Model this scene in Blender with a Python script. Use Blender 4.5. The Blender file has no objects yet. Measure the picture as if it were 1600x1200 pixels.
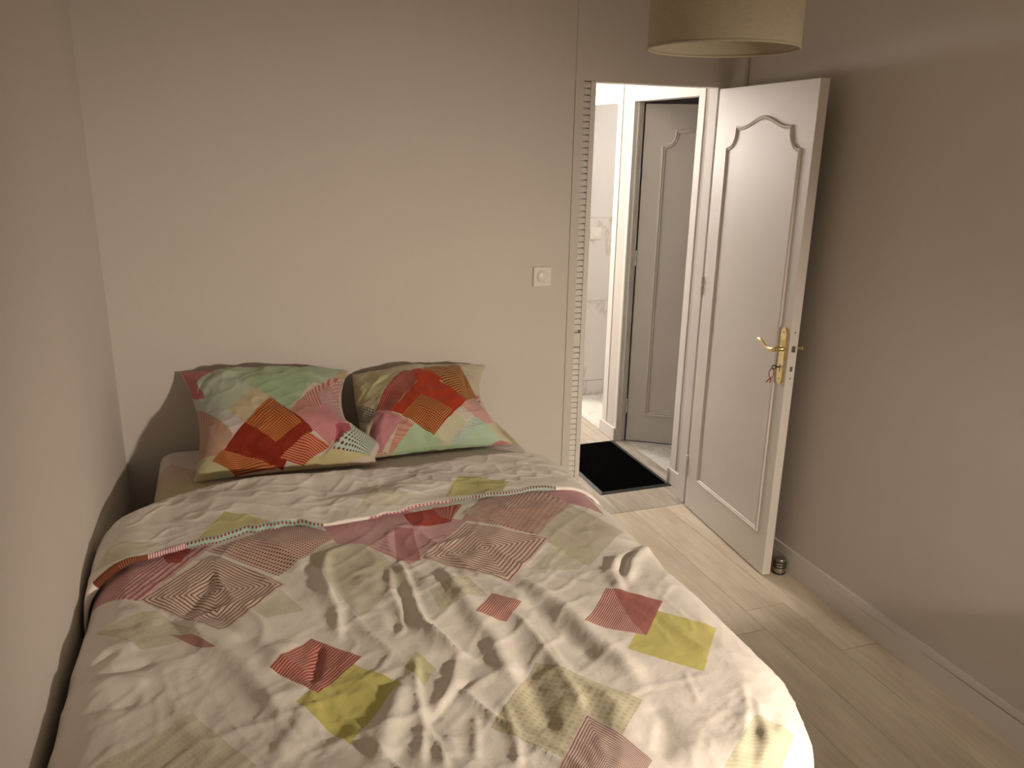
import bpy, bmesh, math, random
import numpy as np
from mathutils import Matrix, Vector

C = bpy.context.scene
COL = C.collection
PI = math.pi

# ------------------------------------------------------------------ camera, world, lights, exposure
CAM_F, CAM_YAW, CAM_PITCH, CAM_ROLL, CAM_D, CAM_H = 1260.4652, 0.345021, 0.290217, 0.018454, 3.328830, 1.787487
cam = bpy.data.objects.new('camera', bpy.data.cameras.new('camera')); COL.objects.link(cam)
_f = Vector((math.sin(CAM_YAW)*math.cos(CAM_PITCH), math.cos(CAM_YAW)*math.cos(CAM_PITCH), -math.sin(CAM_PITCH)))
_r = Vector((math.cos(CAM_YAW), -math.sin(CAM_YAW), 0)); _u = _r.cross(_f)
_r2 = _r*math.cos(CAM_ROLL)+_u*math.sin(CAM_ROLL); _u2 = -_r*math.sin(CAM_ROLL)+_u*math.cos(CAM_ROLL)
cam.matrix_world = Matrix(((_r2.x, _u2.x, -_f.x, 0), (_r2.y, _u2.y, -_f.y, -CAM_D), (_r2.z, _u2.z, -_f.z, CAM_H), (0, 0, 0, 1)))
cam.data.sensor_width = 36; cam.data.lens = CAM_F/1600*36; cam.data.clip_start = 0.02
C.camera = cam

w = bpy.data.worlds.new('world'); C.world = w; w.use_nodes = True
w.node_tree.nodes['Background'].inputs[0].default_value = (0.02, 0.02, 0.025, 1)
w.node_tree.nodes['Background'].inputs[1].default_value = 0.3

def point(name, loc, power, col, rad):
    l = bpy.data.lights.new(name, 'POINT'); l.energy = power; l.color = col; l.shadow_soft_size = rad
    o = bpy.data.objects.new(name, l); o.location = loc; COL.objects.link(o); return o
LAMP = (1.88, -3.62, 1.405)
point('desk_lamp_glow', LAMP, 12, (1.0, 0.84, 0.68), 0.05)
sp = bpy.data.lights.new('desk_lamp_beam', 'SPOT'); sp.energy = 290; sp.color = (1.0, 0.84, 0.68); sp.shadow_soft_size = 0.05
sp.spot_size = math.radians(78); sp.spot_blend = 1.0
so = bpy.data.objects.new('desk_lamp_beam', sp); COL.objects.link(so); so.location = LAMP
so.rotation_euler = (Vector((0.74, -0.80, 0.40))-Vector(LAMP)).to_track_quat('-Z', 'Y').to_euler()
point('hall_light', (1.575, 2.42, 1.78), 68, (1.0, 0.93, 0.86), 0.13)
point('hall_floor_fill', (1.68, 1.15, 2.36), 6, (1.0, 0.92, 0.82), 0.12)  # added fill with no visible fitting, brightens the floor inside the doorway
point('bathroom_light', (3.15, 1.30, 2.10), 9, (1.0, 0.94, 0.86), 0.12)
C.view_settings.view_transform = 'Standard'; C.view_settings.look = 'None'
C.view_settings.gamma = 1; C.view_settings.use_curve_mapping = False
C.view_settings.exposure = 0.0

PEND = (1.09, -1.65, 1.995); PEND_R = 0.167
# ---- shapes of the bedding, in metres
def vnoise(x, y, seed):
    """smooth value noise, arrays in, about -1..1 out"""
    rng = np.random.RandomState(seed); G = rng.uniform(-1, 1, (64, 64))
    xi = np.floor(x).astype(int); yi = np.floor(y).astype(int); fx = x - xi; fy = y - yi
    fx = fx*fx*fx*(fx*(fx*6-15)+10); fy = fy*fy*fy*(fy*(fy*6-15)+10)
    g = lambda a, b: G[a % 64, b % 64]
    return (g(xi, yi)*(1-fx)+g(xi+1, yi)*fx)*(1-fy)+(g(xi, yi+1)*(1-fx)+g(xi+1, yi+1)*fx)*fy

# mattress core rectangle the duvet bends round
BX0, BX1, BY0, BY1, BR = -0.283, 1.022, -2.20, 0.5, 0.13

def crest(s):
    return np.interp(s, [-0.6, -0.42, -0.33, -0.22, 0.0, 0.4, 0.7, 0.95, 1.08, 1.2, 1.4],
                        [-1.00, -0.86, -0.78, -0.69, -0.645, -0.675, -0.655, -0.635, -0.65, -0.69, -0.74])
def edge(s):
    e = np.interp(s, [-0.7, -0.5, -0.4, -0.25, -0.1, 0.05, 0.14, 0.22, 0.33, 0.5, 0.62, 0.76, 1.0, 1.15, 1.3, 1.5],
                     [-1.30, -1.24, -1.19, -1.12, -1.075, -1.04, -1.02, -1.07, -1.06, -1.03, -1.02, -1.02, -1.02, -1.04, -1.06, -1.08])
    return e

def bend(s, t, off):
    """flat cloth coordinates (s,t) and height above the cloth -> world, bent down round the bed's edges"""
    rc = 0.16
    cx = np.clip(s, BX0+rc, BX1-rc); cy = np.clip(t, BY0+rc, BY1-rc)
    dx, dy = s-cx, t-cy; L = np.hypot(dx, dy); Ls = np.maximum(L, 1e-9)
    nx, ny = dx/Ls, dy/Ls
    e = np.maximum(L-rc, 0.0)
    # straight (non corner) parts: distance is along one axis only, so L-rc is the overhang
    a = np.minimum(e/BR, np.pi/2)
    f = BR*np.sin(a); g = BR*(1-np.cos(a))+np.maximum(e-BR*np.pi/2, 0)
    flare = 0.05*np.maximum(e-0.2, 0)
    hang = np.clip((e-0.10)/0.3, 0, 1)
    wav = hang*(0.016*np.sin(t*15+s*5)+0.010*np.sin(t*31+1.3+s*17))
    leftw = np.where(nx < -0.5, 0.0, 1.0)
    R = np.minimum(L, rc)+f+(flare+wav)*leftw
    z = 0.655+0.012*np.sin(s*3.1+0.6)*np.cos(t*2.3+0.4)-g
    na, nz = np.sin(a), np.cos(a)
    X = cx+nx*(R+off*na)
    X = np.where(X < -0.400, -0.400-0.022*np.tanh((-0.400-X)/0.03), X)      # pressed against the left wall
    return np.stack([X, cy+ny*(R+off*na), z+off*nz], -1)

def polydist(s, t, pts):
    """distance to a polyline, signed side, and position 0..1 along it"""
    best = np.full(s.shape, 9.0); along = np.zeros(s.shape); side = np.zeros(s.shape)
    P = np.array(pts, float); seg = np.hypot(*(P[1:]-P[:-1]).T); cum = np.concatenate([[0], np.cumsum(seg)])
    for i in range(len(P)-1):
        ax, ay = P[i]; vx, vy = P[i+1]-P[i]; L2 = vx*vx+vy*vy+1e-12
        k = np.clip(((s-ax)*vx+(t-ay)*vy)/L2, 0, 1)
        dx, dy = s-(ax+k*vx), t-(ay+k*vy); d = np.hypot(dx, dy)
        m = d < best; best = np.where(m, d, best); along = np.where(m, (cum[i]+k*seg[i])/cum[-1], along)
        side = np.where(m, np.sign(vx*dy-vy*dx), side)
    return best, side, along

GA = 0.78
def folds(s, t, F):
    h = np.zeros(s.shape)
    for pts, wa, wb, amp, kind in F:
        d, sd, al = polydist(s, t, pts)
        w = np.where(sd > 0, wa, wb)*(0.6+0.4*np.sin(np.pi*np.clip(al, 0, 1)))
        taper = np.clip(np.minimum(al, 1-al)*6+0.25, 0, 1)
        q = d/w
        prof = np.exp(-q*q) if kind == 0 else np.maximum(1-q*0.6, 0)**2
        h += GA*amp*taper*prof
    return h

def duvet_off(s, t, F):
    x2 = s+0.06*vnoise(s*3, t*3, 5); y2 = t+0.06*vnoise(s*3+9, t*3, 6)
    n1 = vnoise(x2*4.0, y2*3.2, 11)*0.007
    n2 = vnoise((x2*0.8+y2*0.5)*11, (y2*0.8-x2*0.5)*5, 12)*0.0050
    r = 1-np.abs(vnoise((x2*0.85+y2*0.4)*9+3, (y2*0.85-x2*0.4)*4, 13)); n3 = r*r*r*0.0075
    r = 1-np.abs(vnoise((x2*0.6-y2*0.75)*17, (x2*0.7+y2*0.6)*8, 14)); n4 = r**4*0.0035
    n5 = vnoise(x2*26, y2*22, 15)*0.0009
    q = 1-np.abs(vnoise(x2*7+y2*3+2, y2*6-x2*2, 16)); n5 = n5+q**6*0.007*np.clip(vnoise(x2*2.5, y2*2.5, 17)*2+0.4, 0, 1)
    q = 1-np.abs(vnoise(x2*24+y2*11, y2*15-x2*14, 18)); n5 = n5+q**5*0.0026*np.clip(vnoise(x2*4, y2*4, 19)*2+0.3, 0, 1)
    vis = np.clip((edge(s)-t)/0.10, 0, 1)
    calm = 0.38+0.45*np.clip((s-0.0)/0.35, 0, 1)*np.clip((0.95-s)/0.2, 0.1, 1)   # smoother at the plump left and right sides
    n2, n3, n4 = n2*calm, n3*calm, n4*calm
    return 0.004+(n1+folds(s, t, F)+n2+n3+n4+n5)*(0.25+0.75*vis)

def duvet_pt(s, t, F):
    return bend(s, t, duvet_off(s, t, F))

FLN = 0.048          # nose radius of the turned-down part
def flap_pt(s, w):
    """w: 0..1 round the nose, 1..2 along the top, 2..3 round the thin front edge, 3..3.2 tucked back"""
    tc = crest(s)-FLN; te = edge(s)+0.009*vnoise(s*12, s*0+3, 31)+0.005*vnoise(s*37, s*0+7, 32)
    re = np.interp(s, [-0.5, -0.34, -0.22, -0.12, 0.17, 0.22, 0.7, 0.75, 1.0, 1.1], [0.015, 0.012, 0.0065, 0.0115, 0.0115, 0.0055, 0.0055, 0.0080, 0.0080, 0.0060])+0.0015*vnoise(s*22, s*0+2, 33); ot = (0.019+re*1.3)*np.interp(s, [0.85, 1.05], [1, 0.5])
    th = (np.clip(w, 0, 1)-0.5)*np.pi           # -90..90
    t = tc+FLN*np.cos(th); off = (ot-FLN)+FLN*np.sin(th)
    k = np.clip(w-1, 0, 1)
    t = np.where(w > 1, tc+(te-tc)*k, t)
    x2 = s+0.04*vnoise(s*4, t*4, 25)
    wr = vnoise(x2*5, t*7, 21)*0.007+vnoise(x2*7+t*3, t*15, 22)*0.0022
    r = 1-np.abs(vnoise(x2*4+t*4, t*19-x2*5, 23)); wr += r**3*0.0022
    r = 1-np.abs(vnoise(x2*16-t*9, t*16+x2*9, 24)); wr += r**4*0.004
    wr += 0.020*np.exp(-((s-0.42)/0.10)**2)*np.exp(-((t+0.93)/0.05)**2)+vnoise(x2*30, t*34, 26)*0.0008
    kk = np.clip(w*1.2, 0, 1)*np.clip((2.05-w)/0.35, 0.0, 1)
    off = np.where(w > 1, ot, off)
    ph = np.clip(w-2, 0, 1)*np.pi
    t = np.where(w > 2, te-re*np.sin(ph), t); off = np.where(w > 2, ot-re+re*np.cos(ph), off)
    t = np.where(w > 3, te+(w-3)*0.2, t)
    base = duvet_off(s, t, [])
    return bend(s, t, off+wr*kk+base*np.clip(w-0.6, 0, 1)), t

def flap_uv_v(s, w):
    tc = crest(s)-FLN; te = edge(s)
    return np.where(w < 1, (w-1)*np.pi*FLN, np.where(w < 2, (w-1)*(tc-te), (tc-te)+(w-2)*np.pi*np.interp(s, [-0.5, -0.34, -0.22, -0.12, 0.17, 0.22, 0.7, 0.75, 1.0, 1.1], [0.015, 0.012, 0.0065, 0.0115, 0.0115, 0.0055, 0.0055, 0.0080, 0.0080, 0.0060])))

def pillow_pt(u, v, D, side):
    """u,v in -1..1 over the pillow; D = dict(TL,TR,BL,BR corners, H bulge, pinch, seed)"""
    TL, TR, BL, BR_ = [np.array(D[k], float) for k in ('TL', 'TR', 'BL', 'BR')]
    a = (u+1)/2; b = (v+1)/2
    pu = D['pin']*(1-v*v); pv = D['pinv']*(1-u*u)
    a2 = 0.5+(a-0.5)*(1-pu*np.abs(u)); b2 = 0.5+(b-0.5)*(1-pv*np.abs(v))
    P = (BL*((1-a2)*(1-b2))[..., None]+BR_*(a2*(1-b2))[..., None]+TL*((1-a2)*b2)[..., None]+TR*(a2*b2)[..., None])
    xd = (TR-TL)/np.linalg.norm(TR-TL); ed = (D.get('eL', 0)*(1-a)**2+D.get('eR', 0)*a**2)*(1-v*v)+D.get('lobe', 0)*a**5*np.exp(-((v+0.62)/0.22)**2)
    P = P+xd*ed[..., None]
    n = np.cross(TR-TL+BR_-BL, TL-BL+TR-BR_); n /= np.linalg.norm(n)   # points at the camera side
    if n[1] > 0: n = -n
    m = ((1-np.abs(u)**2.6)*(1-np.abs(v)**2.6))
    H = D['H'] if side > 0 else D['Hb']
    off = side*H*np.clip(m, 0, 1)**0.62
    if side > 0:
        sd = D['seed']; x = u*0.33; y = v*0.26
        x2 = x+0.05*vnoise(x*5, y*5, sd); e = np.clip(m*5, 0, 1)
        w = vnoise(x2*8, y*7, sd+1)*0.006+vnoise((x2+y)*16, (y-x2)*9, sd+2)*0.005
        ang = np.arctan2(v, u+1e-9); r_ = np.hypot(u, v)
        w += np.sin(ang*13+sd+2*vnoise(x*6, y*6, sd+6))*0.0025*np.clip(r_-0.5, 0, 1)*2
        r = 1-np.abs(vnoise((x2*0.7+y*0.7)*15, (y*0.7-x2*0.7)*11, sd+3)); w += r**3*0.006
        r = 1-np.abs(vnoise((x2*0.3-y*0.9)*24, (y*0.4+x2*0.9)*14, sd+4)); w += r**4*0.004
        off = off+w*e
        if D.get('F'): off = off+1.28*folds(x, y, D['F'])*np.clip(m*8, 0.15, 1)
        off = off+D.get('sag', 0)*np.exp(-((v+0.55)/0.35)**2)*np.clip(m*3, 0, 1)
    P = P+n*off[..., None]
    P[..., 1] = np.minimum(P[..., 1], -0.008)
    P[..., 2] = np.maximum(P[..., 2], D['floor'])
    return P

PILLOWS = {
 'left': dict(TL=(-0.200, -0.035, 0.905), TR=(0.456, -0.035, 0.862), BL=(-0.165, -0.46, 0.612), BR=(0.480, -0.50, 0.620),
              H=0.135, Hb=0.05, pin=0.13, pinv=0.03, seed=101, floor=0.604, sag=0.02, eR=-0.03, lobe=0.075),
 'right': dict(TL=(0.47, -0.030, 0.840), TR=(1.062, -0.030, 0.838), BL=(0.46, -0.42, 0.612), BR=(1.055, -0.43, 0.612),
              H=0.125, Hb=0.05, pin=0.12, pinv=0.02, seed=141, floor=0.604, sag=0.01, eL=-0.045, eR=-0.045),
}
# ---- folds (points on the cloth, widths, height) and printed squares
PILLOWS['left']['F'] = [([(-0.226,-0.201),(-0.144,-0.203),(-0.081,-0.234),(-0.037,-0.258)],0.012,0.02,-0.013,0),([(-0.262,-0.22),(-0.217,-0.206),(-0.138,-0.222),(-0.056,-0.253)],0.012,0.02,0.01,1),([(-0.222,-0.211),(-0.207,-0.239),(-0.178,-0.26)],0.015,0.02,0.01,0),([(-0.302,0.089),(-0.26,0.124),(-0.189,0.153),(-0.104,0.166)],0.02,0.02,0.01,0),([(-0.325,0.077),(-0.289,0.116),(-0.209,0.177)],0.012,0.015,-0.01,0),([(-0.282,-0.015),(-0.225,-0.102),(-0.182,-0.151)],0.02,0.02,0.007,0),([(0.203,0.122),(0.279,0.094),(0.327,0.031)],0.02,0.02,-0.01,0),([(0.206,-0.131),(0.191,-0.178),(0.178,-0.21)],0.014,0.014,-0.014,0),([(0.129,-0.25),(0.181,-0.22),(0.223,-0.176)],0.02,0.02,0.012,1),([(0.082,-0.253),(0.138,-0.229),(0.174,-0.201)],0.015,0.015,-0.01,0),([(-0.02,-0.239),(0.032,-0.228),(0.093,-0.181)],0.02,0.03,0.006,0),([(-0.045,-0.257),(-0.02,-0.241)],0.012,0.012,0.01,1),([(-0.112,-0.216),(-0.156,-0.229),(-0.176,-0.251)],0.015,0.015,-0.006,0),([(0.058,0.006),(0.127,-0.019),(0.224,0.048)],0.03,0.03,-0.005,0)]
PILLOWS['right']['F'] = [([(-0.252,-0.079),(-0.21,0.031),(-0.106,0.111)],0.02,0.02,0.008,0),([(-0.329,0.196),(-0.289,0.056),(-0.205,0.124)],0.015,0.015,0.006,1),([(-0.325,0.049),(-0.252,0.08),(-0.153,0.121)],0.012,0.012,-0.006,0),([(-0.221,-0.26),(-0.143,-0.26),(-0.005,-0.257),(0.225,-0.26)],0.02,0.02,0.012,0),([(-0.239,-0.26),(-0.127,-0.26),(0.046,-0.26)],0.015,0.015,-0.012,0),([(0.035,-0.255),(0.117,-0.224),(0.208,-0.204)],0.015,0.015,0.009,1),([(-0.016,-0.215),(-0.01,-0.244),(0.018,-0.257)],0.012,0.02,0.008,1),([(0.134,-0.105),(0.183,-0.155),(0.234,-0.195)],0.02,0.02,-0.006,0),([(0.204,-0.047),(0.203,0.11)],0.012,0.012,-0.01,0),([(-0.216,-0.1),(-0.265,-0.172),(-0.258,-0.253)],0.02,0.02,0.009,0),([(-0.283,-0.121),(-0.311,-0.185),(-0.287,-0.256)],0.015,0.015,-0.01,0),([(-0.004,0.028),(-0.014,-0.06)],0.02,0.02,0.005,1),([(-0.117,0.122),(-0.027,0.07),(0.108,0.051)],0.03,0.03,0.004,0)]
FOLDS = [
 ([(0.502,-1.398),(0.509,-1.551),(0.519,-1.658),(0.533,-1.742),(0.522,-1.834),(0.533,-1.919)],0.035,0.025,0.022,0),
 ([(0.568,-1.862),(0.556,-1.973),(0.547,-2.089)],0.03,0.03,-0.016,0),
 ([(0.617,-1.669),(0.633,-1.769),(0.636,-1.884),(0.637,-1.998),(0.629,-2.058)],0.02,0.04,0.014,1),
 ([(0.69,-1.514),(0.729,-1.638),(0.752,-1.739),(0.753,-1.829),(0.775,-1.904),(0.787,-1.976),(0.785,-2.01)],0.035,0.03,0.02,0),
 ([(0.67,-1.606),(0.692,-1.739),(0.711,-1.813),(0.729,-1.899)],0.03,0.03,-0.012,0),
 ([(0.986,-1.497),(0.932,-1.568),(0.918,-1.661)],0.018,0.022,0.014,0),
 ([(0.951,-1.628),(1.013,-1.534),(1.128,-1.429)],0.018,0.02,0.014,0),
 ([(0.952,-1.596),(0.992,-1.527),(1.045,-1.482)],0.012,0.012,-0.012,0),
 ([(0.397,-1.323),(0.395,-1.474),(0.388,-1.596),(0.393,-1.657),(0.419,-1.71),(0.44,-1.777),(0.458,-1.792)],0.015,0.035,0.02,1),
 ([(0.361,-1.35),(0.343,-1.476),(0.347,-1.56),(0.337,-1.644),(0.318,-1.662)],0.015,0.02,0.014,1),
 ([(0.211,-1.231),(0.189,-1.332),(0.195,-1.452),(0.198,-1.508),(0.187,-1.622)],0.02,0.03,0.018,1),
 ([(0.267,-1.357),(0.306,-1.432),(0.338,-1.522)],0.03,0.03,0.012,0),
 ([(0.391,-1.397),(0.378,-1.531),(0.319,-1.654)],0.03,0.03,-0.01,0),
 ([(0.207,-1.221),(0.178,-1.312),(0.188,-1.466)],0.02,0.03,0.014,1),
 ([(-0.164,-1.471),(-0.092,-1.577),(-0.025,-1.688),(0.016,-1.802),(0.047,-1.884)],0.1,0.035,0.03,0),
 ([(-0.039,-1.566),(0.007,-1.702),(0.053,-1.815)],0.04,0.04,-0.012,0),
 ([(0.293,-1.847),(0.255,-1.934),(0.222,-2.004),(0.207,-2.071)],0.03,0.03,0.022,0),
 ([(0.341,-1.766),(0.317,-1.886),(0.303,-1.999),(0.277,-2.1)],0.012,0.035,0.016,1),
 ([(0.397,-1.663),(0.431,-1.755),(0.458,-1.792)],0.02,0.03,0.014,1),
 ([(0.429,-1.787),(0.398,-1.874),(0.33,-1.972)],0.03,0.02,0.012,1),
 ([(0.441,-1.878),(0.371,-1.935),(0.323,-1.985)],0.015,0.015,-0.01,1),
 ([(0.415,-1.99),(0.379,-2.113)],0.012,0.02,0.008,1),
 ([(0.307,-2.0),(0.32,-2.063),(0.317,-2.124)],0.012,0.02,0.012,1),
 ([(0.345,-2.031),(0.336,-2.1)],0.02,0.02,0.01,0),
 ([(0.173,-1.912),(0.101,-1.988),(0.051,-2.036)],0.03,0.05,-0.01,0),
 ([(0.111,-1.817),(0.08,-1.889),(0.013,-1.993)],0.04,0.02,0.01,0),
 ([(0.141,-1.64),(0.121,-1.723),(0.105,-1.799)],0.012,0.012,-0.014,0),
 ([(0.087,-1.616),(0.048,-1.664),(0.022,-1.738)],0.03,0.03,0.012,0),
 ([(0.484,-1.976),(0.47,-2.091),(0.45,-2.159)],0.012,0.02,0.01,1),
 ([(0.696,-2.007),(0.697,-2.092),(0.68,-2.173)],0.03,0.03,0.008,0),
 ([(0.777,-2.071),(0.77,-2.146),(0.72,-2.225)],0.03,0.03,-0.01,0),
 ([(0.995,-2.092),(0.953,-2.17),(0.894,-2.233)],0.015,0.03,0.009,1),
 ([(0.999,-2.127),(0.962,-2.206),(0.94,-2.248),(0.908,-2.28)],0.018,0.025,0.01,1),
 ([(0.97,-2.16),(0.934,-2.219),(0.894,-2.266)],0.018,0.018,-0.007,0),
 ([(1.024,-2.201),(0.942,-2.252)],0.018,0.03,0.01,1),
 ([(1.038,-2.156),(0.984,-2.216)],0.02,0.02,-0.005,0),
 ([(0.897,-2.005),(0.87,-2.112)],0.008,0.008,0.004,1),
 ([(-0.296,-1.548),(-0.349,-1.576),(-0.373,-1.613)],0.02,0.02,-0.014,0),
 ([(-0.213,-1.611),(-0.289,-1.623),(-0.354,-1.626)],0.018,0.02,-0.014,0),
 ([(-0.258,-1.534),(-0.321,-1.545),(-0.362,-1.567)],0.03,0.03,0.012,0),
 ([(-0.223,-1.679),(-0.301,-1.662),(-0.365,-1.649)],0.03,0.03,0.012,0),
 ([(-0.235,-1.748),(-0.294,-1.738),(-0.353,-1.736)],0.015,0.03,-0.008,0),
 ([(-0.258,-1.443),(-0.336,-1.432),(-0.371,-1.435)],0.02,0.02,-0.008,0),
 ([(-0.214,-1.466),(-0.261,-1.402),(-0.319,-1.37)],0.03,0.03,0.01,0),
 ([(-0.184,-1.346),(-0.108,-1.458),(-0.042,-1.552)],0.03,0.03,-0.01,0),
 ([(-0.169,-1.441),(-0.13,-1.353),(-0.092,-1.245)],0.02,0.02,-0.01,0),
 ([(0.041,-1.06),(0.097,-1.163),(0.139,-1.282)],0.03,0.03,0.008,0),
]
P_DUVET = [
 ([10.0147,3.0386,1.2561],[-4.9903,5.0066,8.0298],[0.2594,-0.0916,0.8056],'solid',(0.62,0.58,0.46),(0.72,0.66,0.64),1,0.75),
 ([11.363,3.6517,1.7125],[-5.4771,6.8622,9.9508],[-0.124,-1.6372,-1.0609],'solid',(0.58,0.53,0.4),(0.72,0.66,0.64),1,0.6),
 ([15.0901,1.7432,-4.8687],[-5.847,18.0993,30.483],[1.5345,-1.0404,-1.3599],'dots',(0.66,0.62,0.48),(0.58,0.55,0.38),9,0.8),
 ([8.3602,2.9157,-3.9772],[-6.1127,6.6181,14.5083],[0.5133,0.1784,0.7513],'solid',(0.6,0.55,0.42),(0.72,0.66,0.64),1,0.8),
 ([3.6566,16.2664,20.3819],[-11.2495,12.9636,28.1686],[1.3744,-2.2693,-3.4491],'solid',(0.58,0.58,0.4),(0.72,0.66,0.64),1,0.6),
 ([16.7218,9.5154,13.0626],[-6.145,15.0693,21.9921],[1.5296,2.6757,4.7738],'solid',(0.62,0.6,0.44),(0.72,0.66,0.64),1,0.7),
 ([14.1441,10.783,19.3422],[-1.344,13.1715,19.1993],[-0.2721,0.4,1.5259],'dots',(0.64,0.6,0.46),(0.6,0.55,0.38),10,0.7),
 ([4.9312,-6.5299,-12.1402],[9.1471,6.1637,13.3841],[-0.9994,0.0257,0.9009],'ging',(0.64,0.58,0.42),(0.58,0.5,0.32),20,0.6),
 ([24.12,-17.7057,-40.0829],[33.0084,12.4621,11.1151],[1.5492,-0.5077,-0.4447],'solid',(0.64,0.62,0.36),(0.72,0.66,0.64),1,0.9),
 ([5.5812,-5.5272,-14.6095],[6.5149,5.2764,6.9242],[0.2244,-0.0227,0.8199],'dots',(0.66,0.62,0.46),(0.56,0.52,0.32),17,0.95),
 ([5.7618,14.6855,27.4113],[-13.0155,17.2329,51.0465],[-1.6911,1.0215,4.8894],'stripe',(0.64,0.62,0.42),(0.55,0.54,0.32),16,0.7),
 ([8.2625,-4.9814,-3.0447],[1.41,9.47,11.6395],[3.8155,-2.2529,-0.5627],'stripe',(0.72,0.48,0.46),(0.44,0.14,0.18),24,1),
 ([31.6645,0.4871,6.7499],[4.6505,22.3259,26.0059],[1.208,10.6612,12.9892],'solid',(0.4,0.045,0.02),(0.72,0.66,0.64),1,1),
 ([5.29,5.414,5.3827],[-5.2179,7.2247,8.472],[-0.9062,-1.4149,-0.5024],'dots',(0.74,0.56,0.47),(0.19,0.03,0.025),25,1),
 ([5.6946,4.9146,7.0926],[-5.4023,4.4115,5.4068],[-0.0627,-0.075,0.8938],'rings',(0.74,0.62,0.54),(0.22,0.075,0.05),13,1),
 ([5.4331,5.5481,3.5815],[-2.7961,6.8643,8.8132],[-1.0422,-2.6035,-1.4827],'stripe',(0.68,0.42,0.43),(0.6,0.33,0.35),30,1),
 ([25.7788,6.5295,0.292],[0.3496,13.559,14.7208],[3.4886,-0.608,-0.6221],'solid',(0.6,0.33,0.35),(0.72,0.66,0.64),1,1),
 ([32.1097,-4.3085,-19.3329],[1.665,10.2696,11.7024],[-1.4859,-0.8129,0.6579],'solid',(0.46,0.2,0.2),(0.72,0.66,0.64),1,1),
 ([12.8607,-2.908,-10.1734],[-0.5935,19.2531,21.1718],[0.4686,4.1165,5.15],'solid',(0.4,0.045,0.02),(0.72,0.66,0.64),1,1),
 ([31.2153,-1.5742,-20.0507],[17.7254,18.8332,9.7277],[16.9065,8.0872,-0.6708],'stripe',(0.52,0.22,0.15),(0.34,0.035,0.02),10,1),
 ([2.0552,6.7099,5.6942],[-5.898,4.5922,9.4736],[2.5332,-1.6516,-2.8975],'dots',(0.7,0.53,0.44),(0.2,0.035,0.03),27,1),
 ([5.4645,6.8926,3.1813],[-8.0252,10.3002,18.672],[0.1916,-2.03,-1.5147],'stripe',(0.68,0.5,0.42),(0.36,0.13,0.1),26,0.75),
 ([18.9704,3.8946,-14.9379],[10.2197,12.0283,2.8984],[9.3437,4.919,-3.2995],'stripe',(0.7,0.46,0.46),(0.46,0.14,0.19),22,1),
 ([5.3885,5.7043,4.0202],[-4.7868,5.2025,9.9506],[0.1046,-0.452,0.3333],'rings',(0.74,0.62,0.55),(0.3,0.12,0.09),12,1),
 ([18.2202,-15.4111,-35.8708],[11.458,14.1315,16.3055],[-1.4186,2.6546,6.1486],'stripe',(0.66,0.44,0.38),(0.36,0.06,0.05),15,1),
 ([8.3233,-7.8948,-22.7335],[8.0006,7.6551,6.9386],[-0.2204,-0.3173,0.6066],'solid',(0.64,0.6,0.2),(0.72,0.66,0.64),1,1),
 ([9.7297,-9.138,-24.629],[7.7763,8.8148,8.6161],[-0.6151,0.8094,2.9581],'stripe',(0.72,0.5,0.44),(0.34,0.035,0.03),30,1),
 ([28.8322,-7.4743,-38.9715],[23.7345,2.9426,-15.7503],[20.7428,0.2068,-17.5536],'solid',(0.44,0.15,0.12),(0.72,0.66,0.64),1,1),
 ([8.8917,-8.6585,-17.5833],[8.7389,6.0432,9.584],[0.0118,-1.0205,-0.8958],'solid',(0.64,0.6,0.19),(0.72,0.66,0.64),1,1),
 ([9.396,8.2792,13.117],[-10.3522,9.1468,16.944],[0.5539,0.0055,0.9423],'stripeV',(0.6,0.32,0.26),(0.34,0.045,0.035),20,1),
 ([83.9926,63.7382,111.0102],[23.1476,41.4595,68.1637],[-0.1293,4.425,7.902],'stripe',(0.66,0.48,0.42),(0.34,0.06,0.05),13,1),
 ([8.6806,-10.2948,-28.1122],[9.0663,7.5451,11.2298],[-1.1248,3.1752,8.6597],'rings',(0.7,0.6,0.54),(0.28,0.07,0.06),19,1),
]
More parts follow.
